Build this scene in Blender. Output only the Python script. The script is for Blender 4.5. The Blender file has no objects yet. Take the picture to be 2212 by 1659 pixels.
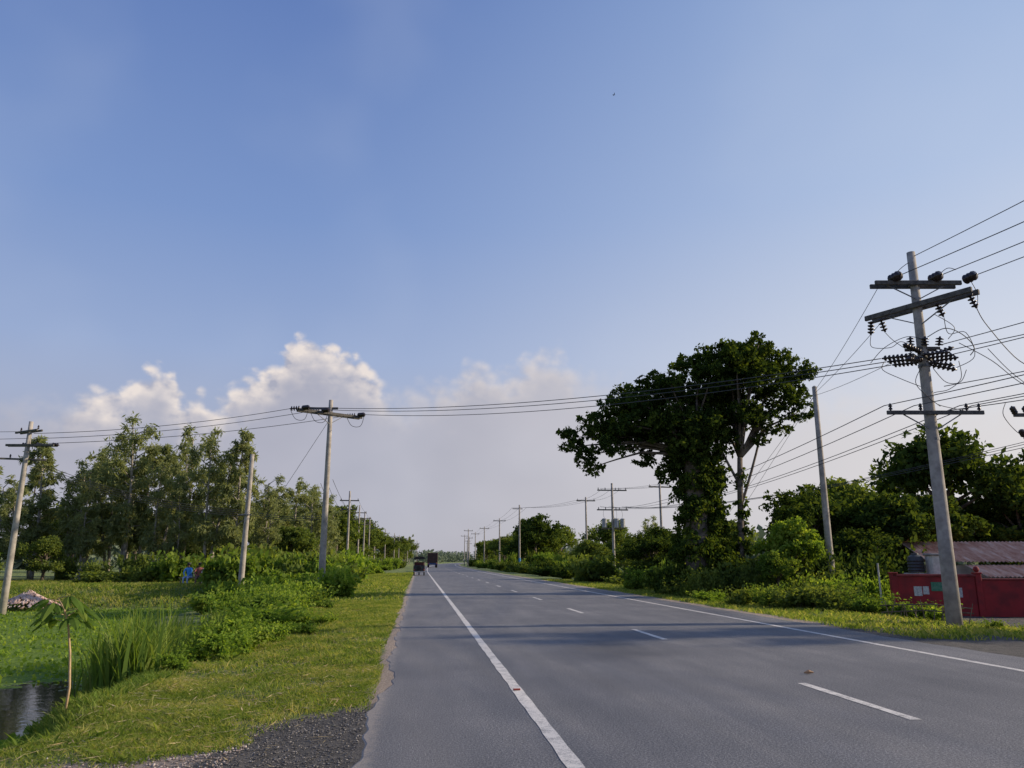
import bpy, math, random, bmesh
import numpy as np
from mathutils import Vector, Matrix, Quaternion
rng=np.random.default_rng(7); random.seed(7)
S=bpy.context.scene; COL=S.collection
S.view_settings.view_transform='Standard'; S.view_settings.look='None'; S.view_settings.exposure=0
rad=math.radians

# ------------------------------------------------------------ materials
def nmat(name):
    m=bpy.data.materials.new(name); m.use_nodes=True
    nt=m.node_tree; b=nt.nodes['Principled BSDF']; return m,nt,b
class NT:
    def __init__(s,nt): s.nt=nt
    def n(s,t,**k):
        x=s.nt.nodes.new(t)
        for a,b in k.items(): setattr(x,a,b)
        return x
    def l(s,a,b): s.nt.links.new(a,b)
    def m(s,op,a,b=None,c=None,clamp=False):
        x=s.n('ShaderNodeMath',operation=op,use_clamp=clamp)
        for i,v in enumerate((a,b,c)):
            if v is None: continue
            if isinstance(v,(int,float)): x.inputs[i].default_value=v
            else: s.l(v,x.inputs[i])
        return x.outputs[0]
    def ss(s,v,a,b,c=0.0,d=1.0):
        x=s.n('ShaderNodeMapRange',interpolation_type='SMOOTHSTEP')
        for i,w in enumerate((v,a,b,c,d)):
            if isinstance(w,(int,float)): x.inputs[i].default_value=w
            else: s.l(w,x.inputs[i])
        return x.outputs[0]
    def mix(s,f,a,b,bt='MIX'):
        x=s.n('ShaderNodeMix',data_type='RGBA',blend_type=bt)
        for i,w in ((0,f),(6,a),(7,b)):
            if isinstance(w,(int,float)): x.inputs[i].default_value=w
            elif isinstance(w,tuple): x.inputs[i].default_value=(*w,1)[:4]
            else: s.l(w,x.inputs[i])
        return x.outputs[2]
    def noise(s,vec,scale,detail=4,rough=.55,dim='3D'):
        x=s.n('ShaderNodeTexNoise',noise_dimensions=dim); x.inputs['Scale'].default_value=scale
        x.inputs['Detail'].default_value=detail; x.inputs['Roughness'].default_value=rough
        if vec is not None: s.l(vec,x.inputs['Vector'])
        return x.outputs[0]
    def ramp(s,f,stops):
        x=s.n('ShaderNodeValToRGB'); e=x.color_ramp.elements
        while len(e)<len(stops): e.new(.5)
        for i,(p,c) in enumerate(stops): e[i].position=p; e[i].color=(*c,1)
        s.l(f,x.inputs[0]); return x.outputs[0]
    def bump(s,h,strength,dist,bsdf):
        x=s.n('ShaderNodeBump'); x.inputs['Strength'].default_value=strength; x.inputs['Distance'].default_value=dist
        s.l(h,x.inputs['Height']); s.l(x.outputs[0],bsdf.inputs['Normal'])
def simple(name,c1,c2=None,scale=6,rough=.8,bump=0,metal=0,detail=3):
    m,nt,b=nmat(name); N=NT(nt); c2=c2 or tuple(x*.6 for x in c1)
    co=N.n('ShaderNodeTexCoord').outputs['Object']
    nz=N.noise(co,scale,detail,.6)
    N.l(N.mix(N.ss(nz,.32,.68),c1,c2),b.inputs['Base Color'])
    b.inputs['Roughness'].default_value=rough; b.inputs['Metallic'].default_value=metal
    if bump: N.bump(nz,bump,.02,b)
    return m
def leafmat(name,dark,mid,light,trans=.4,tcol=None,ns=.6):
    m,nt,b=nmat(name); N=NT(nt); nt.nodes.remove(b)
    g=N.n('ShaderNodeNewGeometry')
    nz=N.noise(g.outputs['Position'],ns,1,.5)
    f=N.m('ADD',N.m('MULTIPLY',g.outputs['Random Per Island'],.5),N.m('MULTIPLY',nz,.75))
    c=N.ramp(f,[(.25,dark),(.6,mid),(.95,light)])
    df=N.n('ShaderNodeBsdfDiffuse'); N.l(c,df.inputs[0])
    tr=N.n('ShaderNodeBsdfTranslucent')
    N.l(N.mix(1.0,c,tcol or (1.6,1.5,.55),'MULTIPLY'),tr.inputs[0])
    mx=N.n('ShaderNodeMixShader'); mx.inputs[0].default_value=trans
    N.l(df.outputs[0],mx.inputs[1]); N.l(tr.outputs[0],mx.inputs[2])
    N.l(mx.outputs[0],nt.nodes['Material Output'].inputs[0]); return m
L_dark=leafmat('leaf_dark',(.025,.045,.016),(.055,.09,.024),(.13,.17,.033),.36)
L_bigtree=leafmat('leaf_big_tree',(.018,.035,.013),(.042,.07,.018),(.115,.155,.03),.36,ns=.9)
L_vine=leafmat('leaf_creeper',(.025,.045,.014),(.055,.092,.02),(.15,.19,.035),.38,ns=1.2)
L_euc=leafmat('leaf_feathery',(.16,.19,.085),(.23,.265,.115),(.34,.36,.16),.48,(1.25,1.2,.7))
L_mid=leafmat('leaf_mid',(.065,.10,.03),(.115,.16,.042),(.21,.25,.06),.42)
L_lime=leafmat('leaf_lime',(.11,.18,.03),(.18,.28,.045),(.32,.39,.08),.48)
L_shrub=leafmat('leaf_shrub',(.07,.125,.028),(.12,.195,.04),(.24,.30,.06),.45)
L_reed=leafmat('leaf_reed',(.09,.15,.035),(.15,.23,.05),(.30,.34,.10),.44)
L_grass=leafmat('grass_blade',(.12,.185,.04),(.21,.28,.06),(.46,.42,.18),.5,ns=1.1)
L_far_haze=leafmat('leaf_far_haze',(.12,.16,.12),(.165,.205,.15),(.21,.25,.18),.3,(1.1,1.1,.9),ns=.1)  # distance haze put into the leaf colour: paler and greyer than near foliage
L_dry=leafmat('dry_straw',(.30,.22,.11),(.45,.35,.19),(.6,.5,.3),.2)
BARK=simple('bark',(.16,.13,.10),(.06,.045,.035),5,.95,.6)
BARKP=simple('bark_pale',(.38,.34,.28),(.17,.15,.12),4,.9,.4)
CONC=simple('pole_concrete',(.42,.38,.33),(.26,.235,.205),3.0,.85,.3)
ARM=simple('crossarm_timber',(.13,.12,.105),(.06,.055,.05),9,.8,.3)
STEEL=simple('galvanised_steel',(.25,.25,.25),(.12,.12,.12),9,.55,0,.4)
INSU=simple('insulator_porcelain',(.028,.016,.014),(.015,.01,.01),3,.25)
CABLE=simple('cable_aluminium',(.05,.05,.055),(.03,.03,.03),3,.6)
RUB=simple('rubber',(.02,.02,.02),(.01,.01,.01),8,.8)

# ------------------------------------------------------------ mesh helpers
def raw_mesh(name,verts,loops,sizes):
    me=bpy.data.meshes.new(name); v=np.asarray(verts,np.float32); lo=np.asarray(loops,np.int32).ravel()
    me.vertices.add(len(v)); me.vertices.foreach_set('co',v.ravel())
    me.loops.add(len(lo)); me.loops.foreach_set('vertex_index',lo)
    sizes=np.asarray(sizes,np.int32); me.polygons.add(len(sizes))
    st=np.concatenate(([0],np.cumsum(sizes)[:-1])).astype(np.int32)
    me.polygons.foreach_set('loop_start',st)
    try: me.polygons.foreach_set('loop_total',sizes)
    except Exception: pass
    me.update(calc_edges=True); me.validate()
    me.polygons.foreach_set('use_smooth',np.zeros(len(sizes),bool)); return me
def link(name,me,mat=None,parent=None,loc=(0,0,0),smooth=False):
    o=bpy.data.objects.new(name,me); COL.objects.link(o); o.location=loc
    if mat and me and not len(me.materials): me.materials.append(mat)
    if parent: o.parent=parent
    if smooth: me.polygons.foreach_set('use_smooth',[True]*len(me.polygons))
    return o
def tag(o,label=None,cat=None,group=None,kind=None):
    if label:o['label']=label
    if cat:o['category']=cat
    if group:o['group']=group
    if kind:o['kind']=kind
    return o
def empty(name,loc,label,cat,group=None,rotz=0):
    e=bpy.data.objects.new(name,None); COL.objects.link(e); e.location=loc; e.rotation_euler=(0,0,rotz)
    e.empty_display_size=.3; return tag(e,label,cat,group)
def copy_thing(root,loc,rotz=0,scale=1,label=None):
    r=root.copy(); COL.objects.link(r); r.location=loc; r.rotation_euler=(0,0,rotz); r.scale=(scale,)*3 if isinstance(scale,(int,float)) else scale
    if label: r['label']=label
    for c in root.children:
        k=c.copy(); COL.objects.link(k); k.parent=r
    return r
class MB:
    def __init__(s): s.v=[]; s.f=[]
    def add(s,v,f):
        o=len(s.v); s.v+= [tuple(x) for x in v]; s.f+=[tuple(i+o for i in q) for q in f]; return s
    def box(s,c,d,rz=0,M=None,bev=0):
        x,y,z=[k/2 for k in d]; b=min(bev,x*.9,y*.9,z*.9)
        vs=[];fs=[]
        if b>0:
            for sx in(-1,1):
                for sy in(-1,1):
                    for sz in(-1,1):
                        vs+=[Vector((sx*x,sy*(y-b),sz*(z-b))),Vector((sx*(x-b),sy*y,sz*(z-b))),Vector((sx*(x-b),sy*(y-b),sz*z))]
            def I(a,b_,c_,k): return ((a*2+b_)*2+c_)*3+k
            fs=[(I(0,0,0,0),I(0,0,1,0),I(0,1,1,0),I(0,1,0,0)),(I(1,0,0,0),I(1,1,0,0),I(1,1,1,0),I(1,0,1,0)),
                (I(0,0,0,1),I(1,0,0,1),I(1,0,1,1),I(0,0,1,1)),(I(0,1,0,1),I(0,1,1,1),I(1,1,1,1),I(1,1,0,1)),
                (I(0,0,0,2),I(0,1,0,2),I(1,1,0,2),I(1,0,0,2)),(I(0,0,1,2),I(1,0,1,2),I(1,1,1,2),I(0,1,1,2))]
            for a in(0,1):
                for c_ in(0,1):
                    fs.append((I(a,0,c_,0),I(a,1,c_,0),I(a,1,c_,2),I(a,0,c_,2)))
                    fs.append((I(0,a,c_,1),I(1,a,c_,1),I(1,a,c_,2),I(0,a,c_,2)))
                    fs.append((I(a,c_,0,0),I(a,c_,1,0),I(a,c_,1,1),I(a,c_,0,1)))
            for a in(0,1):
                for b_ in(0,1):
                    for c_ in(0,1): fs.append((I(a,b_,c_,0),I(a,b_,c_,1),I(a,b_,c_,2)))
        else:
            vs=[Vector((a*x,b_*y,c_*z)) for a in(-1,1) for b_ in(-1,1) for c_ in(-1,1)]
            fs=[(0,1,3,2),(4,6,7,5),(0,4,5,1),(2,3,7,6),(0,2,6,4),(1,5,7,3)]
        R=M if M is not None else Matrix.Rotation(rz,3,'Z')
        C=Vector(c); return s.add([R@v+C for v in vs],fs)
    def beam(s,p0,p1,w,h):
        p0=Vector(p0);p1=Vector(p1);d=p1-p0;L=d.length;q=d.to_track_quat('X','Z').to_matrix()
        return s.box((p0+p1)/2,(L,w,h),M=q,bev=min(w,h)*.12)
    def tube(s,pts,rs,n=8,cap=True):
        pts=[Vector(p) for p in pts]
        if isinstance(rs,(int,float)): rs=[rs]*len(pts)
        vs=[];fs=[];ref=None
        for i,p in enumerate(pts):
            t=(pts[min(i+1,len(pts)-1)]-pts[max(i-1,0)]).normalized()
            if ref is None: ref=t.orthogonal().normalized()
            ref=(ref-t*ref.dot(t)).normalized(); b=t.cross(ref)
            for k in range(n):
                a=2*math.pi*k/n; vs.append(p+(ref*math.cos(a)+b*math.sin(a))*rs[i])
        for i in range(len(pts)-1):
            for k in range(n): fs.append((i*n+k,i*n+(k+1)%n,(i+1)*n+(k+1)%n,(i+1)*n+k))
        if cap: fs.append(tuple(range(n))[::-1]); fs.append(tuple((len(pts)-1)*n+k for k in range(n)))
        return s.add(vs,fs)
    def lathe(s,prof,M,n=12):
        vs=[];fs=[]
        for r,z in prof:
            for k in range(n):
                a=2*math.pi*k/n; vs.append(M@Vector((r*math.cos(a),r*math.sin(a),z)))
        for i in range(len(prof)-1):
            for k in range(n): fs.append((i*n+k,i*n+(k+1)%n,(i+1)*n+(k+1)%n,(i+1)*n+k))
        fs.append(tuple(range(n))[::-1]); fs.append(tuple((len(prof)-1)*n+k for k in range(n)))
        return s.add(vs,fs)
    def obj(s,name,mat,parent=None,loc=(0,0,0),smooth=False):
        me=bpy.data.meshes.new(name); me.from_pydata(s.v,[],s.f); me.update()
        return link(name,me,mat,parent,loc,smooth)
def frame(p,d):
    q=Vector(d).to_track_quat('Z','Y').to_matrix().to_4x4(); return Matrix.Translation(Vector(p))@q

def leafquads(P,L,W,droop=0.0,var=.35):
    n=len(P); a=rng.normal(size=(n,3)); a[:,2]-=droop; a/=np.linalg.norm(a,axis=1)[:,None]
    b=np.cross(a,rng.normal(size=(n,3))); b/=np.linalg.norm(b,axis=1)[:,None]
    s=(1+rng.normal(size=(n,1))*var).clip(.4,1.9); a=a*L*s; b=b*W*s*.5
    V=np.stack([P,P+a*.5+b,P+a,P+a*.5-b],1).reshape(-1,3); return V
def quadmesh(name,V):
    n=len(V)//4; return raw_mesh(name,V,np.arange(4*n),np.full(n,4))
def clump_points(clusters,n,subper=1.0,shell=.55,subr=.22,maxr=.6,out_=1.08):
    C=np.array(clusters,float); vol=(C[:,3]*C[:,4]*C[:,5])**(.75); out=[]
    for c,w in zip(C,vol/vol.sum()):
        k=max(5,int(26*subper*(c[3]*c[4]*c[5])**.4)); 
        d=rng.normal(size=(k,3)); d/=np.linalg.norm(d,axis=1)[:,None]
        r=shell+(out_-shell)*rng.random(k)**.8
        sc=c[:3]+d*r[:,None]*c[3:]
        m=max(10,int(n*w)); idx=rng.integers(0,k,m)
        sr=subr*(c[3]*c[4]*c[5])**(1/3)*(0.5+1.0*rng.random(k)); sr=np.minimum(sr,maxr)
        e=rng.normal(size=(m,3)); e/=np.linalg.norm(e,axis=1)[:,None]; e*=(rng.random((m,1))**.45)
        e[:,2]*=.7
        out.append(sc[idx]+e*sr[idx][:,None]*1.35)
    return np.concatenate(out)

# ------------------------------------------------------------ terrain
def curve(y):
    t=np.maximum(np.asarray(y,float)-100,0); return 1.2e-4*t*t
def sst(x,a,b):
    t=np.clip((x-a)/(b-a),0,1); return t*t*(3-2*t)
def gz(x,y):
    x=np.asarray(x,float); y=np.asarray(y,float); xr=x-curve(y)
    wob=.35*np.sin(y*.9)+.25*np.sin(y*2.1+1)+.15*np.sin(x*1.7)
    z=-.007-.12*sst(-xr,.6,3.2)
    z=z-.35*sst(-xr,4,9)*sst(y,20,30)
    bound=-3.75+wob*.6-5.5*sst(y,20,31)
    pm=sst(bound-xr,0,1.9)*(1-sst(y+wob,42,46.5))*sst(x,-62,-56)*sst(y,-30,-20)
    z=z*(1-pm)+(-1.5)*pm
    em=sst(y+wob,44,49)*sst(-xr,6,10); z=z*(1-em)+.12*em*(1-sst(y,70,120))
    z=z-.06*sst(xr,10.1,12)-.42*sst(xr,13,18)*(1-sst(y,150,260))
    nn=.03*np.sin(x*3.1+y*1.3)*np.sin(y*2.3-x*.7)
    z=z+nn*(sst(-xr,.9,1.8)+sst(xr,10.6,11.6))
    return z
def axis(segs):
    out=[]
    for a,b,st in segs: out+=list(np.arange(a,b,st))
    out.append(segs[-1][1]); return np.array(out)
xs=axis([(-1800,-200,200),(-200,-70,15),(-70,-20,1.5),(-20,-7,.5),(-7,-2.4,.15),(-2.4,-.2,.08),(-.2,10,2.04),(10,19,.3),(19,60,2),(60,200,14),(200,1800,200)])
ys=axis([(-300,-30,30),(-30,3,3),(3,12,.1),(12,30,.25),(30,60,.6),(60,140,3),(140,400,10),(400,1000,50),(1000,3200,200)])
GX,GY=np.meshgrid(xs,ys); 
GXc=GX+curve(GY)*(np.abs(GX)<100)
GZ=gz(GXc,GY); nx,ny=len(xs),len(ys)
inner=(GXc-curve(GY)>-.15)&(GXc-curve(GY)<9.9); GZ=np.where(inner,-.06,GZ)
V=np.stack([GXc,GY,GZ],-1).reshape(-1,3)
i,j=np.meshgrid(np.arange(nx-1),np.arange(ny-1)); a=(j*nx+i).ravel()
F=np.stack([a,a+1,a+1+nx,a+nx],1)
gm=raw_mesh('ground',V,F,np.full(len(F),4))
def fbm(x,y):
    return (np.sin(x*1.3+y*.7)+np.sin(x*-.8+y*2.1+2)+.5*np.sin(x*4.3+1)*np.sin(y*3.7)+.5*np.sin(x*7+y*5))/3
def tarw(x,y):
    f=fbm(x*1.5,y*1.5)
    return sst(x+f*.22+.035*(y-6)-.5*sst(y,7.6,9.6),-2.1,-1.45)*(1-sst(y+f*.3-.9*(x+1),8.5,9.9))
def dirtw(x,y):
    xr=x-curve(y); f=fbm(x,y)
    edge=sst(-xr,.2,.35)*(1-sst(-xr+f*.10,.46,.78))
    grav=(1-sst(y+f*.4+.06*(-x-1.6),7.5,8.3))*sst(-x,.3,.5)*(1-sst(-x,7,8))
    re=sst(xr,10,10.1)*(1-sst(xr+f*.2,10.35,10.9))
    return np.clip(np.maximum(np.maximum(np.maximum(edge*.85,grav),re),tarw(x,y)*(x<0)),0,1)
at=gm.attributes.new('dirt','FLOAT','POINT'); at.data.foreach_set('value',dirtw(V[:,0],V[:,1]).astype(np.float32))
at=gm.attributes.new('tar','FLOAT','POINT'); at.data.foreach_set('value',tarw(V[:,0],V[:,1]).astype(np.float32))
m,nt,b=nmat('ground_material'); N=NT(nt)
pos=N.n('ShaderNodeNewGeometry').outputs['Position']
n1=N.noise(pos,.6,3,.6); n2=N.noise(pos,6,4,.65); n3=N.noise(pos,40,4,.8)
gcol=N.ramp(N.m('ADD',N.m('MULTIPLY',n1,.5),N.m('MULTIPLY',n2,.5)),[(.35,(.085,.13,.03)),(.5,(.15,.20,.045)),(.62,(.27,.265,.09)),(.75,(.38,.31,.18))])
dcol=N.ramp(n3,[(.3,(.20,.155,.12)),(.5,(.37,.295,.235)),(.7,(.56,.47,.40))])
tcol=N.ramp(N.m('ADD',N.m('MULTIPLY',n3,.65),N.m('MULTIPLY',n2,.35)),[(.36,(.035,.033,.032)),(.48,(.085,.08,.075)),(.58,(.15,.138,.125)),(.70,(.34,.30,.26))])
at=N.n('ShaderNodeAttribute',attribute_name='dirt').outputs['Fac']
tr=N.n('ShaderNodeAttribute',attribute_name='tar').outputs['Fac']
df=N.ss(N.m('ADD',at,N.m('MULTIPLY',N.m('SUBTRACT',n2,.5),1.0)),.3,.65)
tf=N.ss(N.m('ADD',tr,N.m('MULTIPLY',N.m('SUBTRACT',n2,.5),1.6)),.3,.75)
N.l(N.mix(tf,N.mix(df,gcol,dcol),tcol),b.inputs['Base Color']); b.inputs['Roughness'].default_value=.95
N.bump(N.m('ADD',n2,N.m('MULTIPLY',n3,1.6)),.9,.04,b)
ground=tag(link('ground',gm,m,smooth=True),kind='structure')

m,nt,b=nmat('pond_water'); N=NT(nt)
pos=N.n('ShaderNodeNewGeometry').outputs['Position']
sp=N.n('ShaderNodeSeparateXYZ'); N.l(pos,sp.inputs[0])
dx=N.m('SUBTRACT',sp.outputs[0],-7.4); dy=N.m('MULTIPLY',N.m('SUBTRACT',sp.outputs[1],14.8),.72)
rr=N.m('SQRT',N.m('ADD',N.m('MULTIPLY',dx,dx),N.m('MULTIPLY',dy,dy)))
nA=N.noise(pos,.9,4,.65); nB=N.noise(pos,14,3,.7); nC=N.noise(pos,3.5,3,.6)
rr=N.m('ADD',rr,N.m('ADD',N.m('MULTIPLY',N.m('SUBTRACT',nA,.5),3.0),N.m('MULTIPLY',N.m('SUBTRACT',nC,.5),2.2)))
f=N.ss(rr,2.3,2.5)
holes=N.ss(N.m('ADD',nA,N.m('MULTIPLY',nB,.25)),.40,.46)
f=N.m('MULTIPLY',f,N.m('ADD',N.m('MULTIPLY',holes,.85),.15))
col=N.ramp(nB,[(.3,(.07,.12,.02)),(.5,(.13,.20,.035)),(.7,(.21,.28,.06))])
N.l(N.mix(f,(.010,.012,.009),col),b.inputs['Base Color'])
N.l(N.m('ADD',N.m('MULTIPLY',f,.8),.06),b.inputs['Roughness'])
N.l(N.m('SUBTRACT',.35,N.m('MULTIPLY',f,.3)),b.inputs['Specular IOR Level'])
N.bump(N.m('ADD',N.m('MULTIPLY',nB,f),N.m('MULTIPLY',nC,.12)),.6,.05,b)
mb=MB(); mb.add([(-64,-25,-.9),(-2.5,-25,-.9),(-2.5,52,-.9),(-64,52,-.9)],[(0,1,2,3)])
tag(mb.obj('water',m),kind='structure')
def scatter(n,x0,x1,y0,y1,dens=None):
    x=rng.uniform(x0,x1,n); y=rng.uniform(y0,y1,n)
    if dens is not None:
        k=rng.random(n)<dens(x,y); x,y=x[k],y[k]
    return x,y
x,y=scatter(80000,-24,-4,8,44,lambda x,y:(gz(x,y)<-.93)*(np.hypot(x+7.4,(y-14.8)*.72)+fbm(x*2,y*2)*.5>2.2)*(.35+.65*(fbm(x*.8,y*.6)>-.1))*np.exp(-(y-8)/26).clip(0,1))
P=np.stack([x,y,np.full_like(x,-.9)+rng.random(len(x))*.07],1)
V=leafquads(P,.09,.08,-.4); tag(link('floating_pond_weed',quadmesh('w',V),L_lime),kind='stuff')

# ------------------------------------------------------------ road
yy=np.concatenate([np.arange(-30,3,1.),np.arange(3,30,.12),np.arange(30,100,1.5),np.arange(100,900,8)])
cv=curve(yy)
le=-.42+.035*np.sin(yy*1.7)+.02*np.sin(yy*5.3+1)+.015*np.sin(yy*11)+.12*np.exp(-((yy-11.2)/1.0)**2)-.10*np.exp(-((yy-8.6)/.8)**2)
re=10.12+.05*np.sin(yy*1.1)+.03*np.sin(yy*4.1)
cols=[le+cv]+[cv+k for k in (1.3,5.1,8.9)]+[re+cv]
V=[np.stack([c,yy,np.zeros_like(yy)],1) for c in cols]
V.insert(0,np.stack([le+cv-.05,yy,np.full_like(yy,-.02)],1)); V.append(np.stack([re+cv+.05,yy,np.full_like(yy,-.02)],1))
V=np.stack(V,1).reshape(-1,3); nc=7
i,j=np.meshgrid(np.arange(nc-1),np.arange(len(yy)-1)); a=(j*nc+i).ravel(); F=np.stack([a,a+1,a+1+nc,a+nc],1)
rm=raw_mesh('road',V,F,np.full(len(F),4))
m,nt,b=nmat('asphalt'); N=NT(nt)
pos=N.n('ShaderNodeNewGeometry').outputs['Position']
sp=N.n('ShaderNodeSeparateXYZ'); N.l(pos,sp.inputs[0])
st=N.n('ShaderNodeMapping'); st.inputs['Scale'].default_value=(1,.12,1); N.l(pos,st.inputs[0])
nb=N.noise(pos,.35,3,.6); ns=N.noise(st.outputs[0],2.2,3,.6); nf=N.noise(pos,48,3,.9); nm=N.noise(pos,12,4,.7)
f=N.m('ADD',N.m('MULTIPLY',nb,.5),N.m('ADD',N.m('MULTIPLY',ns,.35),N.m('MULTIPLY',nm,.15)))
base=N.ramp(f,[(.32,(.092,.094,.102)),(.5,(.13,.131,.138)),(.66,(.182,.179,.181))])
spk=N.ramp(nf,[(.30,(.3,.3,.31)),(.5,(1,1,1)),(.68,(2.5,2.4,2.3))])
c=N.mix(1.0,base,spk,'MULTIPLY')
sh=N.m('MULTIPLY',N.ss(N.m('ADD',sp.outputs[0],N.m('MULTIPLY',nm,.3)),.9,.3),.3)
c=N.mix(sh,c,(.185,.175,.168))
dd=N.ss(N.m('ADD',sp.outputs[0],N.m('MULTIPLY',nm,.4)),-.08,-.28); c=N.mix(N.m('MULTIPLY',dd,.65),c,(.36,.31,.26))
sx=N.m('MULTIPLY',N.m('SUBTRACT',sp.outputs[0],3.6),.8); sy=N.m('MULTIPLY',N.m('SUBTRACT',sp.outputs[1],14.6),.42)
r=N.m('ADD',N.m('SQRT',N.m('ADD',N.m('MULTIPLY',sx,sx),N.m('MULTIPLY',sy,sy))),N.m('MULTIPLY',nb,.6))
c=N.mix(N.m('MULTIPLY',N.ss(r,1.3,.4),.5),c,(.035,.037,.045))
N.l(c,b.inputs['Base Color']); b.inputs['Roughness'].default_value=.72
b.inputs['Specular IOR Level'].default_value=.35
N.bump(nf,.7,.015,b)
tag(link('road',rm,m),kind='structure')
PAINT,nt,b=nmat('road_paint'); N=NT(nt)
pos=N.n('ShaderNodeNewGeometry').outputs['Position']
nf=N.noise(pos,70,3,.8); nm=N.noise(pos,5,4,.7)
f=N.ss(N.m('ADD',N.m('MULTIPLY',nf,.6),N.m('MULTIPLY',nm,.5)),.43,.58)
N.l(N.mix(f,(.26,.25,.24),(.68,.64,.58)),b.inputs['Base Color']); b.inputs['Roughness'].default_value=.7
N.bump(nf,.3,.01,b)
def strip(mb,x,y0,y1,w,st):
    ys=np.arange(y0,y1,st).tolist()+[y1]; v=[];f=[]
    for k,y in enumerate(ys):
        c=float(curve(y)); j=.006*math.sin(y*7+x)+.004*math.sin(y*23)
        v+=[(x+c-w/2+j,y,.004),(x+c+w/2-j*.6,y,.004)]
        if k: f.append((2*k-2,2*k-1,2*k+1,2*k))
    mb.add(v,f)
mb=MB(); strip(mb,1.28,-30,100,.14,.25); strip(mb,1.28,100,880,.14,6); strip(mb,8.97,-30,100,.14,.25); strip(mb,8.97,100,880,.14,6)
k=-3
while True:
    y0=7.95+8.33*k
    if y0>700: break
    strip(mb,5.13,y0,y0+2.45,.125,.3); k+=1
tag(mb.obj('road_marking',PAINT),kind='structure')
mb=MB(); mb.box((0,0,.012),(.09,.03,.02),rz=.1,bev=.004)
o=mb.obj('road_stud',simple('red_plastic',(.36,.07,.05)),loc=(1.27,10.25,.004)); tag(o,'small red reflective stud on the white edge line','road stud')
mb=MB(); mb.tube([(-.07,0,.02),(0,.01,.03),(.07,-.005,.02)],[.01,.03,.008],6); tag(mb.obj('fallen_husk',simple('husk',(.4,.24,.13)),loc=(5.65,11.2,.002)),'small dry brown husk lying on the asphalt','husk')
def stones(n,fx,r0,r1,name,mat,dz=.003):
    ico=np.array([(0,0,1),(.9,0,.3),(.28,.85,.3),(-.72,.53,.3),(-.72,-.53,.3),(.28,-.85,.3),(0,0,-.6)]) 
    fs=np.array([(0,1,2),(0,2,3),(0,3,4),(0,4,5),(0,5,1),(6,2,1),(6,3,2),(6,4,3),(6,5,4),(6,1,5)])
    x,y=fx(n); n=len(x); s=rng.uniform(r0,r1,n); th=rng.uniform(0,6.28,n)
    sc=rng.uniform(.6,1.3,(n,1,3)); v=ico[None]*sc*(1+rng.normal(size=(n,7,1))*.15)
    c,si=np.cos(th)[:,None],np.sin(th)[:,None]
    X=v[:,:,0]*c-v[:,:,1]*si; Y=v[:,:,0]*si+v[:,:,1]*c
    V=np.stack([X*s[:,None]+x[:,None],Y*s[:,None]+y[:,None],v[:,:,2]*s[:,None]*.7+gz(x,y)[:,None]+dz],-1).reshape(-1,3)
    F=(fs[None]+np.arange(n)[:,None,None]*7).reshape(-1,3)
    return tag(link(name,raw_mesh(name,V,F,np.full(len(F),3)),mat),kind='stuff')
m,nt,b=nmat('gravel_stone'); N=NT(nt); g=N.n('ShaderNodeNewGeometry')
N.l(N.ramp(g.outputs['Random Per Island'],[(0,(.17,.13,.105)),(.5,(.36,.285,.235)),(1,(.56,.48,.42))]),b.inputs['Base Color']); b.inputs['Roughness'].default_value=.9
stones(11000,lambda n:scatter(n,-5,-1.5,4,8.8,lambda x,y:dirtw(x,y)),.005,.018,'gravel',m)
m2,nt,b=nmat('tar_chip'); N=NT(nt); g=N.n('ShaderNodeNewGeometry')
N.l(N.ramp(g.outputs['Random Per Island'],[(0,(.05,.048,.046)),(.7,(.14,.13,.12)),(1,(.40,.36,.31))]),b.inputs['Base Color']); b.inputs['Roughness'].default_value=.9
stones(8000,lambda n:scatter(n,-2.1,-.5,5,10.2,lambda x,y:tarw(x,y)),.004,.014,'loose_chippings',m2)

# ------------------------------------------------------------ grass
def blades(name,x,y,h,w,mat,lean=.5,zoff=0):
    n=len(x); th=rng.uniform(0,6.28,n); H=h*(rng.uniform(.5,1.4,n)); z=gz(x,y)-.01+zoff
    l=rng.normal(size=(n,2))*lean*H[:,None]
    bx,by=np.cos(th)*w/2,np.sin(th)*w/2
    p0=np.stack([x-bx,y-by,z],1);p1=np.stack([x+bx,y+by,z],1)
    m0=np.stack([x-bx*.8+l[:,0]*.35,y-by*.8+l[:,1]*.35,z+H*.6],1); m1=np.stack([x+bx*.8+l[:,0]*.35,y+by*.8+l[:,1]*.35,z+H*.6],1)
    tp=np.stack([x+l[:,0],y+l[:,1],z+H],1)
    V=np.stack([p0,p1,m1,tp,m0],1).reshape(-1,3)
    return tag(link(name,raw_mesh(name,V,np.arange(5*n),np.full(n,5)),mat),kind='stuff')
def gd(x,y): return (1-dirtw(x,y))*(.18+.82*sst(fbm(x*1.5,y*1.1),-.6,.2))
x,y=scatter(170000,-4.6,-.5,5,13,gd); blades('verge_grass',x,y,.05,.009,L_grass,.8)
x,y=scatter(16000,-4.6,-.6,7.5,26,lambda x,y:(1-dirtw(x,y))*sst(fbm(x*2.3+4,y*1.9),.2,.6)); blades('tufts_of_grass',x,y,.12,.012,L_grass,.6)
x,y=scatter(5000,-4.9,-3.7,8.3,13.4); blades('bank_edge_grass',x,y,.11,.013,L_reed,.6)
x,y=scatter(110000,-4.8,-.6,13,34,gd); blades('verge_grass_strip',x,y,.07,.02,L_grass,.8)
x,y=scatter(40000,-9,-.7,34,110,gd); blades('roadside_grass',x,y,.12,.07,L_grass,.7)
x,y=scatter(90000,10.3,19,16,70,lambda x,y:gd(x,y)*np.exp(-(y-16)/45)); blades('verge_grass_far_side',x,y,.12,.03,L_grass,.7)
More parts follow.
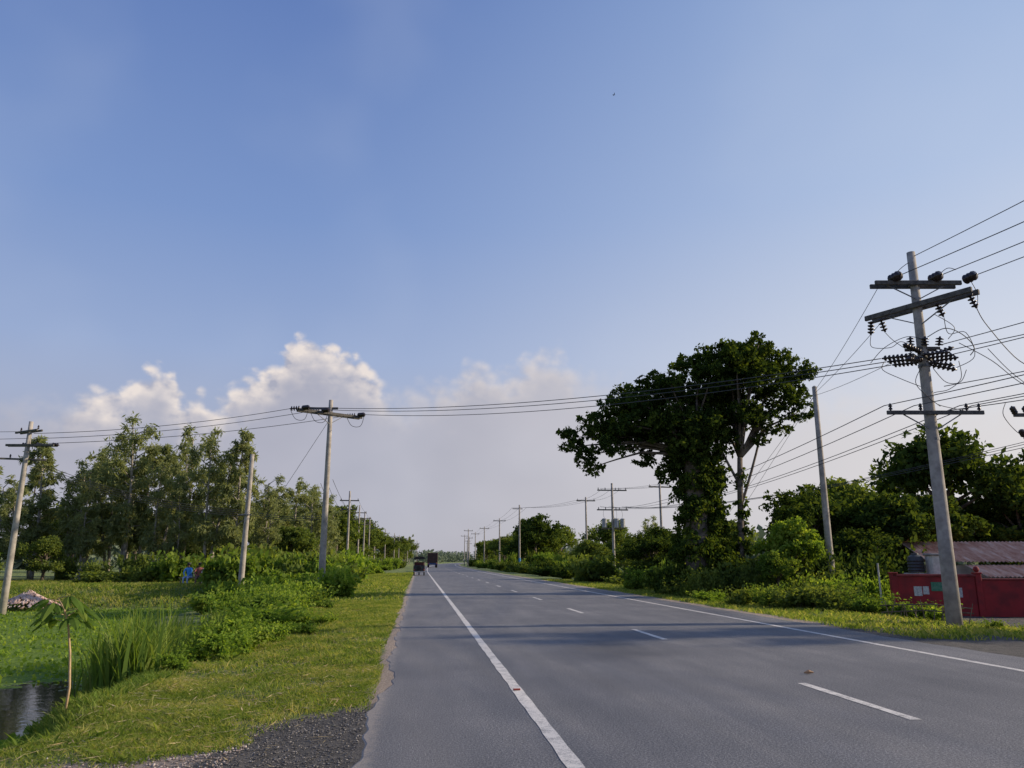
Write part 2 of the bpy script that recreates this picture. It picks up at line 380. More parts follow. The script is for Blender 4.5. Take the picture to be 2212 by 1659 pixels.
x,y=scatter(60000,-40,-6,42,60,lambda x,y:(gz(x,y)>-.85)*1.0); blades('bank_grass',x,y,.16,.06,L_grass,.6)
x,y=scatter(4500,-4,-.6,5.2,20,lambda x,y:1-dirtw(x,y)*.9)
V=leafquads(np.stack([x,y,gz(x,y)+.05],1),.16,.012,0.0,.5)
zc=gz(V[:,0],V[:,1]); V[:,2]=zc+.03+np.abs(V[:,2]-zc)*.15
tag(link('dry_straw',quadmesh('straw',V),L_dry),kind='stuff')

# ------------------------------------------------------------ vegetation prototypes
def make_tree(name,label,loc,trunkmb,crownpts,L,W,leaf,bark,group=None,droop=0,cat='tree',rotz=0):
    e=empty(name,loc,label,cat,group,rotz)
    trunkmb.obj('trunk',bark,e,smooth=True)
    link('crown',quadmesh('crown',leafquads(crownpts,L,W,droop)),leaf,e); return e
def limb(mb,p0,p1,r0,r1,n=7,seg=5,bend=.12):
    p0=Vector(p0);p1=Vector(p1);d=(p1-p0).length; off=Vector((random.uniform(-1,1),random.uniform(-1,1),random.uniform(-.3,.6)))*bend*d
    pts=[];rs=[]
    for k in range(seg+1):
        t=k/seg; pts.append(p0.lerp(p1,t)+off*math.sin(math.pi*t)*.6); rs.append(r0+(r1-r0)*t)
    mb.tube(pts,rs,n); return pts
protos_euc=[]
def euc(seed,h=10,w=1.9,fork=False):
    random.seed(seed); mb=MB(); cl=[]
    tops=[(random.uniform(-.5,.5),random.uniform(-.5,.5),h*.95)]
    if fork: tops.append((1.3,random.uniform(-1,1),h*.82))
    for tx,ty,tz in tops:
        pts=limb(mb,(0,0,-.4),(tx,ty,tz),.15,.03,8,8,.04)
        for k in range(17):
            t=.28+.71*k/16; q=Vector(pts[0]).lerp(Vector(pts[-1]),t); q.x=tx*t;q.y=ty*t
            env=w*(.4+.72*math.sin(math.pi*min(1,(t-.12)*1.05))**.8)*random.uniform(.35,1.15)
            a=k*2.4+random.uniform(-.5,.5); c=q+Vector((math.cos(a)*env*.55,math.sin(a)*env*.55,random.uniform(.2,.9)))
            limb(mb,q,c,.045,.01,5,3,.15)
            r=random.uniform(.3,.6)*(1.1-.3*t); cl.append((c.x,c.y,c.z,r,r,r*1.5))
    return mb,clump_points(cl,8200,.75,.1,.46)
for k,(w,fk) in enumerate([(1.75,False),(2.0,True),(1.5,False),(1.9,True)]): protos_euc.append(euc(20+k,10,w,fk))
def roundtree(seed,h=8,r=3.2,n=11000,low=.26):
    random.seed(seed); mb=MB(); cl=[]
    top=Vector((random.uniform(-.3,.3),random.uniform(-.3,.3),h*.55)); limb(mb,(0,0,-.4),top,.28,.16,9,5,.05)
    for k in range(20):
        a=k*2.4+random.uniform(-.3,.3); e=random.random()
        rr=r*(.25+.65*random.random())*(1 if e<.7 else .6); z=h*(low+.06+(.84-low)*e)
        c=Vector((math.cos(a)*rr,math.sin(a)*rr,z)); s=random.uniform(.55,1.15)*r*.34
        limb(mb,Vector((0,0,min(h*.5,z*.7))),c,.10,.03,6,4,.1); cl.append((c.x,c.y,c.z,s,s,s*.8))
    cl.append((0,0,h*.82,r*.45,r*.45,h*.13))
    return mb,clump_points(cl,n,1.3,.5,.26,.6,1.15)
protos_round=[roundtree(50+k,8,[3.2,2.7,3.6][k]) for k in range(3)]
_cache={}
def place(kind,idx,leafm,x,y,h,label,group,wide=1.0):
    key=(kind,idx,leafm.name)
    src=(protos_euc if kind=='e' else protos_round)[idx]; ph=10 if kind=='e' else 8
    z=float(gz(x,y)); s=h/ph; rot=random.uniform(0,6.28)
    if key not in _cache:
        L,W=(.28,.075) if kind=='e' else (.29,.16)
        t=make_tree('eucalyptus_tree' if kind=='e' else 'tree',label,(x,y,z),src[0],src[1],L,W,leafm,BARKP if kind=='e' else BARK,group,.9 if kind=='e' else .2,'tree',rot)
        t.scale=(s*wide,s*wide,s); _cache[key]=t; return t
    r=copy_thing(_cache[key],(x,y,z),rot,(s*wide,s*wide,s),label); r['group']=group; return r
GE='slender feathery trees beyond the pond'; 
eul='tall slender tree with feathery light green crown behind pond'
for k,(x,y,h,w) in enumerate([(-32.4,64.2,7.4,1.3),(-35,68,8,1.3),(-30.1,66,11.0,1.1),(-27.6,69,10.5,1.1),(-25.5,72,9.8,1.2),(-22.3,63,12.2,1.05),(-20.8,68,10.8,1.1),(-18.6,64.7,11.6,.95),
      (-16.6,67,9.9,1.1),(-15.6,60.2,10.9,.9),(-13.6,60,10.7,.95),(-13.9,70,8.6,1.2),(-11.6,73.8,8.6,1.2),(-10.8,82,8.8,1.2),(-13.5,78,7.8,1.3),(-12.2,92,9.8,1.2),(-24.3,60.5,7.6,.9),(-29,60,6.8,1.),(-17.6,60,7.4,.9),(-12.0,62,6.6,1.0),(-38,72,9,1.2),(-12.2,104,9,1.2),(-13,118,9.3,1.2),(-24.4,66,9.8,1.0),(-28.6,71,9.8,1.1),(-19.6,61.5,8.6,1.0),(-21.6,64.5,10.2,1.0),(-14.6,63,9.6,1.0),(-31.6,69,9.6,1.1),(-26.3,64,8.8,1.1)]):
    place('e',k%4,L_euc,x,y,h,eul,GE,w)
GB='broadleaf trees behind the pond'
for k,(x,y,h,w) in enumerate([(-34.5,58,4.6,1.2),(-31,75,6.4,1.1),(-26,58.5,3.2,1.1),(-36.5,62,6,1.2),(-9.8,64,4.2,1.1),(-19,76,6.0,1.1),(-23,79,6.0,1.1),(-28,82,6.2,1.1),(-35,82,7,1.1),(-15.2,84,6.2,1.1),(-10.5,71,4.4,1.2)]):
    place('r',k%3,L_mid,x,y,h,'rounded mid green tree under taller feathery trees',GB,w)
GL='trees lining the far road'
for k in range(34):
    y=92+k*8.2+random.uniform(-3,3); c=float(curve(y)); x=-11.5-random.uniform(.5,8)+c
    kind='e' if k%3==0 else 'r'; place(kind,k%3,L_euc if kind=='e' else L_mid,x,y,random.uniform(6,9)*(1+.0014*y),'roadside tree with dense green crown along the highway' ,GL,1.15)
for k in range(30):
    y=135+k*9+random.uniform(-3,3); c=float(curve(y)); x=19+random.uniform(0,11)+c
    kind='e' if k%4==0 else 'r'; place(kind,(k+1)%3,L_euc if kind=='e' else L_mid,x,y,random.uniform(5.5,8.5)*(1+.001*y),'roadside tree with dense green crown along the highway',GL,1.15)
GR='dark trees beside the red walled yard'
for k,(x,y,h,w,lm,lab) in enumerate([
    (21.0,40.5,6.0,1.1,L_dark,'dark dense rounded tree beside tilted concrete post'),
    (25.0,39.0,5.8,1.15,L_dark,'dark dense rounded tree behind the red wall'),
    (32.3,45,10.4,1.0,L_dark,'tall dark broadleaf tree behind tin roofed house'),
    (39.5,46,8.9,1.2,L_dark,'tall dark broadleaf tree behind tin roofed house'),
    (45,50,9,1.2,L_dark,'tall dark broadleaf tree behind tin roofed house'),
    (33.5,57,8.5,1.2,L_mid,'dark broadleaf tree behind tin roofed house'),
    (36,43,7.0,1.2,L_dark,'dark broadleaf tree behind tin roofed house'),
    (28.5,52,6.8,1.2,L_dark,'dark broadleaf tree behind tin roofed house'),
    (23.2,43.5,6.4,1.15,L_dark,'dark dense rounded tree beside tilted concrete post'),
    (22.6,37.3,3.8,1.3,L_dark,'dark dense rounded tree behind the red wall'),
    (29.5,42.0,6.0,1.15,L_dark,'dark broadleaf tree behind tin roofed house')]):
    place('r',k%3,lm,x,y,h,lab,GR,w)
GM='broadleaf trees by the utility poles'
for k,(x,y,h,w,lm) in enumerate([(18.2,124,9.6,1.1,L_dark),(21.5,128,7.5,1.1,L_mid),(15.2,68.7,3.7,1.35,L_mid),(17.4,58,4.2,1.3,L_dark),(19.5,62,4.8,1.3,L_dark),(27,110,8,1.2,L_mid),(24.5,92,5.5,1.2,L_mid),(29,98,7.5,1.2,L_euc),(22,75,4.4,1.3,L_mid),(18.6,86,3.6,1.3,L_mid),
    (26,70,5,1.3,L_mid),(30.5,78,6.5,1.3,L_mid),(16.5,104,3.2,1.4,L_lime),(25,62,5.5,1.2,L_mid),(33,66,7,1.3,L_euc)]):
    if lm is L_euc: place('e',k%4,lm,x,y,h,'unseen feathery tree added to cast shade across the road',GM,w)
    else: place('r',k%3,lm,x,y,h,'broadleaf tree beside roadside utility poles',GM,w)
place('e',1,L_euc,31.5,16.4,13.2,'unseen feathery tree added to cast shade across the road',GM,1.0)  # out of view to the right, added so its shadow bands the asphalt
GY='young trees near the vine covered tree'
place('r',1,L_lime,17.0,34.6,4.0,'bright yellow green young tree beside vine covered trunk',GY,1.0)
place('r',2,L_lime,18.3,36.2,3.4,'bright yellow green young tree beside tilted post',GY,1.1)
place('r',0,L_shrub,15.9,33.6,2.4,'bright yellow green young tree beside vine covered trunk',GY,1.1)

P=[]
for k in range(420):
    side=-1 if k%2 else 1
    y=rng.uniform(380,950); c=float(curve(y)); off=(rng.uniform(14,260) if side<0 else rng.uniform(22,300)); x=c+side*off
    hh=rng.uniform(7,12); n=130; e=rng.normal(size=(n,3)); e/=np.linalg.norm(e,axis=1)[:,None]
    P.append(np.array([x,y,hh*.45])+e*np.array([5.5,5,hh*.5])*rng.random((n,1))**.4)
for k in range(60):
    x=rng.uniform(-10,150); y=rng.uniform(960,1000); n=140; e=rng.normal(size=(n,3)); e/=np.linalg.norm(e,axis=1)[:,None]
    P.append(np.array([x,y,6])+e*np.array([8,5,7])*rng.random((n,1))**.4)
for k in range(330):
    side=-1 if k%2 else 1; x=side*rng.uniform(45,200) ; y=rng.uniform(90,380); x+=0 if side<0 else 5
    hh=rng.uniform(6,9); n=150; e=rng.normal(size=(n,3)); e/=np.linalg.norm(e,axis=1)[:,None]
    P.append(np.array([x,y,hh*.45])+e*np.array([4.5,4,hh*.5])*rng.random((n,1))**.4)
tag(link('distant_woodland',quadmesh('dw',leafquads(np.concatenate(P),1.7,1.1,0)),L_far_haze),kind='stuff')

# ------------------------------------------------------------ big vine covered tree
random.seed(3); mb=MB()
CL=[(1.5,12.2,1.3,.75),(3.3,12.6,1.15,.7),(4.8,12.0,1.0,.7),(.0,12.0,1.0,.65),(5.3,10.9,.7,.7),(2.6,11.2,1.6,.95),(4.2,10.2,1.0,.65),(4.9,9.3,.65,.5),(.3,10.9,1.4,.95),
(-1.8,10.6,1.1,.65),(-3.4,10.3,1.1,.65),(-4.6,9.7,.95,.55),(-5.7,8.8,.85,.5),(-6.8,8.2,.7,.4),(-6.2,7.1,.55,.38),(-4.6,8.6,1.05,.6),(-3.1,9.2,1.25,.8),(-5.1,7.5,.8,.45),(-3.8,8.0,.8,.5),
(-1.5,9.2,1.3,.95),(.4,9.2,1.4,1.05),(2.1,9.6,1.2,.8),(3.3,8.8,.7,.5),(-2.3,8.3,.9,.65),(-.6,7.6,1.3,.9),(.8,7.8,.9,.7),(-6.5,7.6,.45,.35),(-5.8,6.5,.45,.35),
(-1.5,7.0,.9,.7),(.2,6.6,.95,.8),(-1.9,6.1,.55,.45),(4.3,8.5,.4,.3),(-2.9,7.0,.5,.4),(5.9,11.6,.45,.38),(2.3,12.9,.6,.32),(-.9,12.1,.55,.33),(-2.6,11.1,.6,.33),(3.0,7.9,.35,.3),(-7.2,7.6,.35,.25)]
cl=[]
for u,z,ru,rz in CL:
    dd=random.uniform(-.8,.8); cl.append((u,dd,z,ru,ru*.95,rz))
    if ru>1.0:
        for sgn in(-1,1): cl.append((u+random.uniform(-.6,.6),dd+sgn*random.uniform(1.3,2.0),z+random.uniform(-.7,.25),ru*.65,ru*.65,rz*.7))
vines=[(-.6,0,6.4,1.05,1,1),(.2,0,6.0,.8,.8,.9),(-.6,0,5.2,1.0,.95,1),(-.5,0,4.1,.95,.95,1),(-.5,0,3.0,1.15,1.05,1),(-.5,0,1.7,1.5,1.3,1.2),(-.6,-.3,.6,1.9,1.4,.8),(.4,.1,3.4,.65,.8,1),(.35,.1,4.8,.6,.7,1),(.8,0,1.8,.9,1,1.1),
 (1.75,0,1.8,.45,.4,.9),(1.8,0,3.1,.34,.3,.7),(1.85,0,4.4,.27,.25,.7),(1.9,0,5.8,.25,.25,.6),(2.3,.1,.9,.9,.8,.8),(-2.2,-.2,.6,1.0,.8,.8)]
big=empty('tree',(14.6,38.5,float(gz(14.7,38.5))),'huge tree with umbrella crown and vine covered trunk by verge','tree',None,rad(-6.7))
limb(mb,(-.6,0,-.3),(-.5,0,7.6),.7,.5,12,7,.01)
for c in cl:
    s0=Vector((-.5,0,7.2)) if c[0]<1.2 else Vector((1.9,0,7.0)); p=Vector(c[:3])
    midp=s0.lerp(p,.5)+Vector((0,0,.45)); limb(mb,s0,midp,.11,.06,6,4,.06); limb(mb,midp,p,.06,.02,5,4,.08)
limb(mb,(1.6,0,-.3),(1.75,0,4.2),.2,.16,9,5,.02); limb(mb,(1.75,0,4.2),(1.9,0,7.0),.16,.14,8,4,.03)
limb(mb,(1.75,0,4.4),(3.4,.2,9.2),.08,.05,7,5,.05); limb(mb,(1.85,0,5.5),(.6,0,8.2),.08,.05,7,5,.05)
mb.obj('trunk',simple('bark_vine_tree',(.20,.165,.13),(.08,.065,.05),4,.95,.5),big,smooth=True)
P=clump_points(cl,84000,2.3,.45,.19,.30,1.28)
link('crown',quadmesh('crown',leafquads(P,.175,.105,.3)),L_bigtree,big)
P=clump_points(vines,36000,2.2,.6,.22,.45,1.16)
o=link('vine',quadmesh('vine',leafquads(P,.18,.115,.9)),L_vine,big); o['label']='dense green creeper hanging over the trunk'

# ------------------------------------------------------------ shrubs
def shrubproto(seed,n=5500,L=.12,W=.07):
    random.seed(seed); cl=[]
    for k in range(11):
        a=random.uniform(0,6.28); r=random.uniform(0,.85); z=random.uniform(.15,.8)*(1-.3*r)
        s=random.uniform(.18,.36); cl.append((math.cos(a)*r,math.sin(a)*r,z,s,s,s*.85))
    P=clump_points(cl,n,.9,.3,.42)
    sp=[]
    for k in range(40):
        a=random.uniform(0,6.28); r=random.uniform(0,.85); d=Vector((math.cos(a)*.6,math.sin(a)*.6,random.uniform(.6,1.4))).normalized(); b=Vector((math.cos(a)*r,math.sin(a)*r,.35))
        for q in range(18): sp.append(tuple(b+d*(q/18)*random.uniform(.7,1.1)+Vector([random.gauss(0,.025) for _ in range(3)])))
    P=np.concatenate([P,np.array(sp)])
    st=MB()
    for c in cl: limb(st,(c[0]*.2,c[1]*.2,-.1),c[:3],.018,.006,5,3,.1)
    return quadmesh('foliage',leafquads(P,L,W,.1)),st
SH={k:shrubproto(90+k) for k in range(4)}
SHF={k:shrubproto(190+k,3000,.2,.12) for k in range(3)}
sc={}
def shrub(x,y,r,h,mat,label,group,fine=True):
    k=random.randrange(4 if fine else 3); src=(SH if fine else SHF)[k]; key=(fine,k,mat.name)
    z=float(gz(x,y))
    if key not in sc:
        me=src[0].copy(); e=empty('shrub',(x,y,z),label,'shrub',group); link('foliage',me,mat,e); 
        src[1].obj('stem',BARK,e); e.scale=(r,r,h); e.rotation_euler=(0,0,random.uniform(0,6.28)); sc[key]=e; return e
    o=copy_thing(sc[key],(x,y,z),random.uniform(0,6.28),(r,r,h),label); o['group']=group; return o
random.seed(11)
G1='leafy shrubs along the pond bank'
for x,y,r,h in [(-3.5,15.4,.5,.42),(-3.2,16.6,.5,.42),(-3.9,17.3,.6,.5),(-3.1,18.2,.45,.36),(-4.1,15.9,.45,.4),(-4.6,18.8,.75,.55),(-3.8,19.8,.5,.4),(-3.9,13.7,.3,.24),(-2.7,19.6,.35,.25),(-2.6,22,.4,.28)]:
    shrub(x,y,r,h,L_lime,'low bright green leafy shrub on grassy bank',G1)
for k in range(44):
    y=random.uniform(20.5,46); f=(y-20)/26; x=random.uniform(-4.2-5*min(1,f*1.6),-3.5+.2*f)
    r=random.uniform(.45,1.0); h=random.uniform(.35,.75)+f*random.uniform(0,.7)
    shrub(x,y,r,h,L_lime if k%3 else L_shrub,'leafy green shrub on the pond bank',G1,y<32)
G2='shrubs along the far side of the pond'
for k in range(26):
    y=random.uniform(52,62); x=random.uniform(-42,-7); 
    if abs(x+13.5)<2.8 and y<53.5: continue
    shrub(x,y,random.uniform(.7,1.5),random.uniform(.5,1.8),random.choice([L_mid,L_shrub,L_mid]),'green shrub beyond the pond',G2,False)
G3='roadside shrubs along the highway'
for k in range(66):
    y=45+190*(random.random()**1.6); c=float(curve(y)); x=c-random.uniform(5.2,11)
    shrub(x,y,random.uniform(.7,1.7),random.uniform(.5,2.1),random.choice([L_mid,L_shrub,L_lime]),'roadside shrub beside highway verge',G3,False)
for k in range(66):
    y=42+200*(random.random()**1.6); c=float(curve(y)); x=c+random.uniform(13.4,20.5)
    shrub(x,y,random.uniform(.6,1.9),random.uniform(.4,1.3)+random.random()**3*1.8,random.choice([L_mid,L_shrub,L_dark,L_mid]),'roadside shrub beside highway verge',G3,False)
G4='low shrubs on the grass verge by the wall'
for x,y,r,h,mt in [(11.7,31.2,.75,.4,L_lime),(12.2,32,.6,.35,L_lime),(12.6,27.6,.7,.7,L_shrub),(13.2,26.6,.9,.7,L_mid),(13.9,26.0,.9,.75,L_mid),(14.6,26.8,1.0,.8,L_mid),(12.2,28.6,.7,.6,L_mid),(15.2,25.6,.9,.65,L_shrub),
    (15.6,24.3,.9,.55,L_shrub),(16.3,23.9,.8,.5,L_lime),(14.7,25.0,.6,.5,L_shrub),(15.2,35,1.3,1.6,L_mid),(13.7,36,1.0,1.0,L_dark),(12.6,37,.9,.7,L_mid),(17.6,33,1.2,1.5,L_mid),(20,34.5,1.5,2.0,L_dark),(18.8,31.5,1.0,1.3,L_lime),(21.5,36,1.6,2.2,L_dark),(23,36.4,1.5,2.0,L_dark),(16.2,30,1.1,.9,L_mid),(13.4,41,1.2,1.2,L_mid),(12.9,45,1.2,1.1,L_shrub),(17.2,20.4,.5,.3,L_shrub),(14.8,19.2,.3,.25,L_shrub),
    (13.0,35.0,.9,1.2,L_mid),(16.8,31.2,1.0,1.2,L_lime),(23.6,37.6,1.5,2.6,L_dark),(18.0,34.2,1.2,2.2,L_dark)]:
    shrub(x,y,r,h,mt,'leafy shrub on verge near red wall',G4)

def reed(seed,n=64):
    V=[];F=[];r=np.random.default_rng(seed)
    for k in range(n):
        x,y=r.normal(size=2)*.16; h=r.uniform(.6,1.35); a=r.uniform(0,6.28); ln=r.uniform(.08,.52)*h; w=r.uniform(.018,.046)*.85
        px,py=-math.sin(a)*w,math.cos(a)*w
        for s in range(6):
            t=s/5; q=ln*t**2.2; zz=h*(t-.24*t**4*(ln/h*1.6)); ww=(1-t**1.6)*1+.05
            V+=[(x+math.cos(a)*q-px*ww,y+math.sin(a)*q-py*ww,zz),(x+math.cos(a)*q+px*ww,y+math.sin(a)*q+py*ww,zz)]
            b=len(V)
            if s: F.append((b-4,b-3,b-1,b-2))
    me=bpy.data.meshes.new('reed_clump'); me.from_pydata(V,[],F); me.materials.append(L_reed); return me
RM=[reed(k) for k in range(4)]
for k in range(34):
    y=random.uniform(13.8,19.5); x=-4.5-random.random()*(.6+.25*(y-13.2))
    o=link('reed_clump',RM[k%4],None,None,(x,y,max(-.95,float(gz(x,y))-.05))); s=random.uniform(.85,1.3); o.scale=(s*.9,s*.9,s*random.uniform(.95,1.2)); o.rotation_euler=(0,0,random.uniform(0,6.28))
    tag(o,'clump of tall arching green reeds at pond edge','reeds','reed clumps at the pond edge')
sx,sy=-4.12,10.3; sz=float(gz(sx,sy))
e=empty('sapling',(sx,sy,sz-.05),'thin leaning sapling with large drooping leaves at pond edge','plant')
mb=MB(); stem=[(0,0,0),(.02,0,.35),(-.03,.02,.75),(-.09,.03,1.05),(-.17,.05,1.25),(-.26,.06,1.38)]; mb.tube(stem,[.018,.016,.014,.011,.009,.005],7)
V=[];F=[]
def leaflet(base,dirv,L,w):
    dirv=Vector(dirv).normalized(); per=dirv.cross(Vector((0,0,1))).normalized()
    for s in range(6):
        u=s/5; c=base+dirv*(L*u)+Vector((0,0,-.5*L*u*u)); ww=w*math.sin(math.pi*min(1,u*.9+.07))**.8
        V.extend([tuple(c-per*ww+Vector((0,0,-.02))),tuple(c),tuple(c+per*ww+Vector((0,0,-.02)))]); b=len(V)
        if s: F.extend([(b-6,b-5,b-2,b-3),(b-5,b-4,b-1,b-2)])
for k in range(11):
    t=k/10; base=Vector(stem[3]).lerp(Vector(stem[5]),t); a=k*2.4+.5; ax=Vector((math.cos(a),math.sin(a)*.8,.35-.2*t)).normalized(); Lb=random.uniform(.12,.26)
    mb.tube([base,base+ax*Lb*.6,base+ax*Lb+Vector((0,0,-.02))],[.005,.004,.003],5)
    side=Vector((-ax.y,ax.x,0))
    for sg in(-1,1): leaflet(base+ax*Lb*.8,ax*.9+side*sg*.8+Vector((0,0,-.35)),random.uniform(.16,.24),.05)
    leaflet(base+ax*Lb,ax+Vector((0,0,-.45)),random.uniform(.2,.28),.055)
mb.obj('stem',simple('sapling_bark',(.55,.38,.22),(.36,.25,.14),12),e,smooth=True)
me=bpy.data.meshes.new('leaf'); me.from_pydata(V,[],F); link('foliage',me,L_shrub,e)

# ------------------------------------------------------------ poles & wires
def insul_prof(n,r,pitch,core=.02):
    p=[(core,0)]
    for k in range(n):
        z=k*pitch+.02; p+=[(core*1.3,z),(r,z+pitch*.12),(r*.92,z+pitch*.42),(core*1.6,z+pitch*.7)]
    p.append((core,n*pitch+.04)); return p
def insulator(parent,p,d,n=3,r=.07,pitch=.09):
    mb=MB(); mb.lathe(insul_prof(n,r,pitch),frame(p,d),12); return mb.obj('insulator',INSU,parent,smooth=True)
def shaft(parent,h,r0,r1,lean=(0,0),n=16):
    mb=MB(); mb.tube([(lean[0]*t,lean[1]*t,-.6+(h+.6)*t) for t in (0,.25,.5,.75,1)],[r0+(r1-r0)*t for t in (0,.25,.5,.75,1)],n); return mb.obj('shaft',CONC,parent,smooth=True)
def wire(p0,p1,sag,r=.012,label='thin dark overhead power cable between poles',n=20,group='overhead power cables'):
    p0=Vector(p0);p1=Vector(p1); pts=[]
    for k in range(n+1):
        t=k/n; q=p0.lerp(p1,t); q.z-=sag*4*t*(1-t); pts.append(q)
    mb=MB(); o0=pts[0].copy(); mb.tube([q-o0 for q in pts],r,5); o=mb.obj('power_cable',CABLE,loc=o0,smooth=True); return tag(o,label,'power cable',group)
def jumper(parent,pts,r=.01):
    P=[Vector(p) for p in pts]; P=[P[0]]+P+[P[-1]]; out=[]
    for i in range(1,len(P)-2):
        for k in range(6):
            t=k/6; a,b,c,d=P[i-1],P[i],P[i+1],P[i+2]
            out.append(.5*((2*b)+(c-a)*t+(2*a-5*b+4*c-d)*t*t+(3*b-a-3*c+d)*t**3))
    out.append(P[-1]); mb=MB(); mb.tube(out,r,5); return mb.obj('jumper_wire',CABLE,parent,smooth=True)
def brace(parent,p0,p1):
    mb=MB(); mb.beam(p0,p1,.03,.03); return mb.obj('brace',STEEL,parent)
R1=Vector((14.1,19.7,0))
E=empty('utility_pole',(R1.x,R1.y,0),'large weathered concrete utility pole with three crossarms and insulators','utility pole')
shaft(E,10.45,.205,.115,(.06,0))
cr=Vector((.9931,-.1172,0)); cf=Vector((.1172,.9931,0))
def arm(parent,c,d,L,w=.09,h=.12,double=.0,off=0,mat=ARM):
    d=Vector(d).normalized(); c=Vector(c); side=Vector((-d.y,d.x,0))*double
    mb=MB(); s=c+d*off
    for q in ([side,-side] if double else [Vector()]):
        mb.beam(s-d*L/2+q,s+d*L/2+q,w,h)
    return mb.obj('crossarm',mat,parent)
arm(E,(.06,0,9.45),cr,2.5,.08,.13,.16,.02)
a2=Vector((1.378,-2.83,0)).normalized()
arm(E,(.06,0,8.78),a2,3.15,.09,.15,.19,.05)
arm(E,(0,-.17,5.62),cr,2.7,.07,.11,.0,.08)
for z0,z1,d,w in [(9.4,8.95,cr,.85),(8.7,8.2,a2,1.0),(5.58,5.1,cr,.8)]:
    for s in(-1,1): brace(E,Vector((.03,-.1,z1)),Vector((.03,-.1,z0))+d*w*s)
for z in (9.45,8.78,5.62,7.25,7.0,4.9):
    mb=MB(); mb.lathe([(.15,-.04),(.165,-.04),(.165,.04),(.15,.04)],Matrix.Translation((.045,0,z)),16); mb.obj('clamp_band',STEEL,E)
NXT=Vector((18.2,-15,0))
to_near=(Vector((NXT.x,NXT.y,9.6))-Vector((R1.x,R1.y,9.6))).normalized()
P2=Vector((-4.85,40.8,0)); toP2=(Vector((P2.x,P2.y,9.2))-Vector((R1.x,R1.y,7.3))).normalized()
ends=[]
for s,zz in((-.62,9.6),(.55,9.6),(1.55,9.6)):
    p=cr*s+Vector((0,0,zz)); insulator(E,p,to_near+Vector((0,0,.05)),3,.15,.13); q=Vector((R1.x,R1.y,0))+p+to_near*.45; ends.append(q)
for k,q in enumerate(ends):
    wire(q,(NXT.x+k*.9-1,NXT.y,9.8),.55,.013,'overhead cable running from tall pole along the road')
wire(R1+Vector((.06,0,10.3)),(NXT.x-1.6,NXT.y,10.9),.5,.012,'overhead cable from the pole tip along the road')
hs=[]
for s in(-1.45,-1.15,.55,1.45):
    p=a2*s+Vector((.05,0,8.72)); d=Vector((.35,-.1,-1)) if s>0 else Vector((.35*(1 if s>-1.3 else -.2),.1,-1)); insulator(E,p,d,4,.1,.1); hs.append(p+d.normalized()*.46)
arm(E,(.05,0,7.22),(toP2.y,-toP2.x,0),1.3,.07,.09,.12)
arm(E,(.05,0,7.5),cr,.9,.06,.08,.1)
perp=Vector((toP2.y,-toP2.x,0)).normalized(); me_=[]
for k,s in enumerate((-.5,0,.5)):
    p=perp*s+Vector((0,0,7.22)); insulator(E,p+toP2*.12,toP2,7,.085,.11); me_.append(R1+p+toP2*.95)
    insulator(E,p-toP2*.12,-toP2+Vector((.1,0,.04*k)),6,.085,.11)
    insulator(E,cr*(s*.8)+Vector((.05,-.12,7.56)),Vector((.2*s,-.25,1)),3,.11,.08)
    insulator(E,perp*s*.7+Vector((.02,-.05,7.1)),Vector((.9 if s>=0 else -.9,-.5,-.12-.1*k)),6,.08,.12)
    insulator(E,perp*s*.7+Vector((.02,-.05,7.35)),Vector((.9 if s>0 else -.9,-.4,.12+.08*k)),6,.075,.12)
for s in(-1.22,-.38,1.25,.9):
    insulator(E,cr*(s+.06)+Vector((0,-.17,5.68)),(0,0,1),2,.055,.08)
jumper(E,[hs[0],hs[0]+Vector((-.0,0,-.35)),hs[1]+Vector((.1,0,-.45)),(-.6,0,7.7),(-.3,0,7.6)])
jumper(E,[hs[1],hs[1]+Vector((.25,0,-.25)),(-.35,-.1,7.35)])
jumper(E,[hs[2],(.7,-.3,7.9),(1.0,-.6,7.85),(1.25,-.5,7.2),(.8,-.3,6.9)])
jumper(E,[hs[3],hs[3]+Vector((.15,-.1,-.5)),(2.0,-1.2,6.9),(2.5,-1.6,6.6),(3.4,-2.6,6.35)],.012)
jumper(E,[(-.9,.4,7.2),(-1.1,.2,6.9),(-.7,0,6.6),(-.15,0,6.4)])
jumper(E,[(.9,-.3,7.1),(.9,-.3,6.6),(.6,-.15,6.3),(.2,0,6.2),(.3,0,5.9),(1.0,-.1,5.72)])
jumper(E,[(1.55,-.25,9.75),(1.75,-.3,9.2),(1.65,-.4,8.8),hs[3]])
jumper(E,[(.6,-.2,9.6),(.95,-.25,9.9),(1.2,-.3,9.85)])
jumper(E,[(-.6,.1,9.65),(-.3,0,9.95),(.05,0,10.2)])
jumper(E,[(1.6,-.6,7.4),(1.9,-1.,6.6),(2.6,-1.2,5.9)])
jumper(E,[(.1,-.2,7.8),(.6,-.3,8.05),(1.1,-.3,7.9),(1.35,-.4,7.5),(1.2,-.4,7.25)],.013)
jumper(E,[(-1.2,.6,7.2),(-.9,.3,7.6),(-.4,0,7.85),(0,-.15,7.75)])
jumper(E,[(.2,-.15,6.9),(.5,-.2,6.5),(.9,-.25,6.5),(1.1,-.3,6.85)])
jumper(E,[(-.1,-.15,7.0),(-.35,-.1,6.5),(-.1,-.15,6.1),(.25,-.18,5.8)])
jumper(E,[(.9,-.4,7.6),(1.5,-.8,7.0),(2.1,-1.2,6.2),(3.2,-1.6,5.75)],.011)
jumper(E,[(.4,-.2,8.5),(.9,-.3,8.1),(.7,-.25,7.75)])
E2=empty('utility_pole',(P2.x,P2.y,-.5),'concrete utility pole with slanted crossarm and dark insulators on bank','utility pole')
shaft(E2,10.4,.19,.11)
d2=(cr*2.9+cf*2.4).normalized()
arm(E2,(0,0,9.65),d2,3.6,.1,.14,.15)
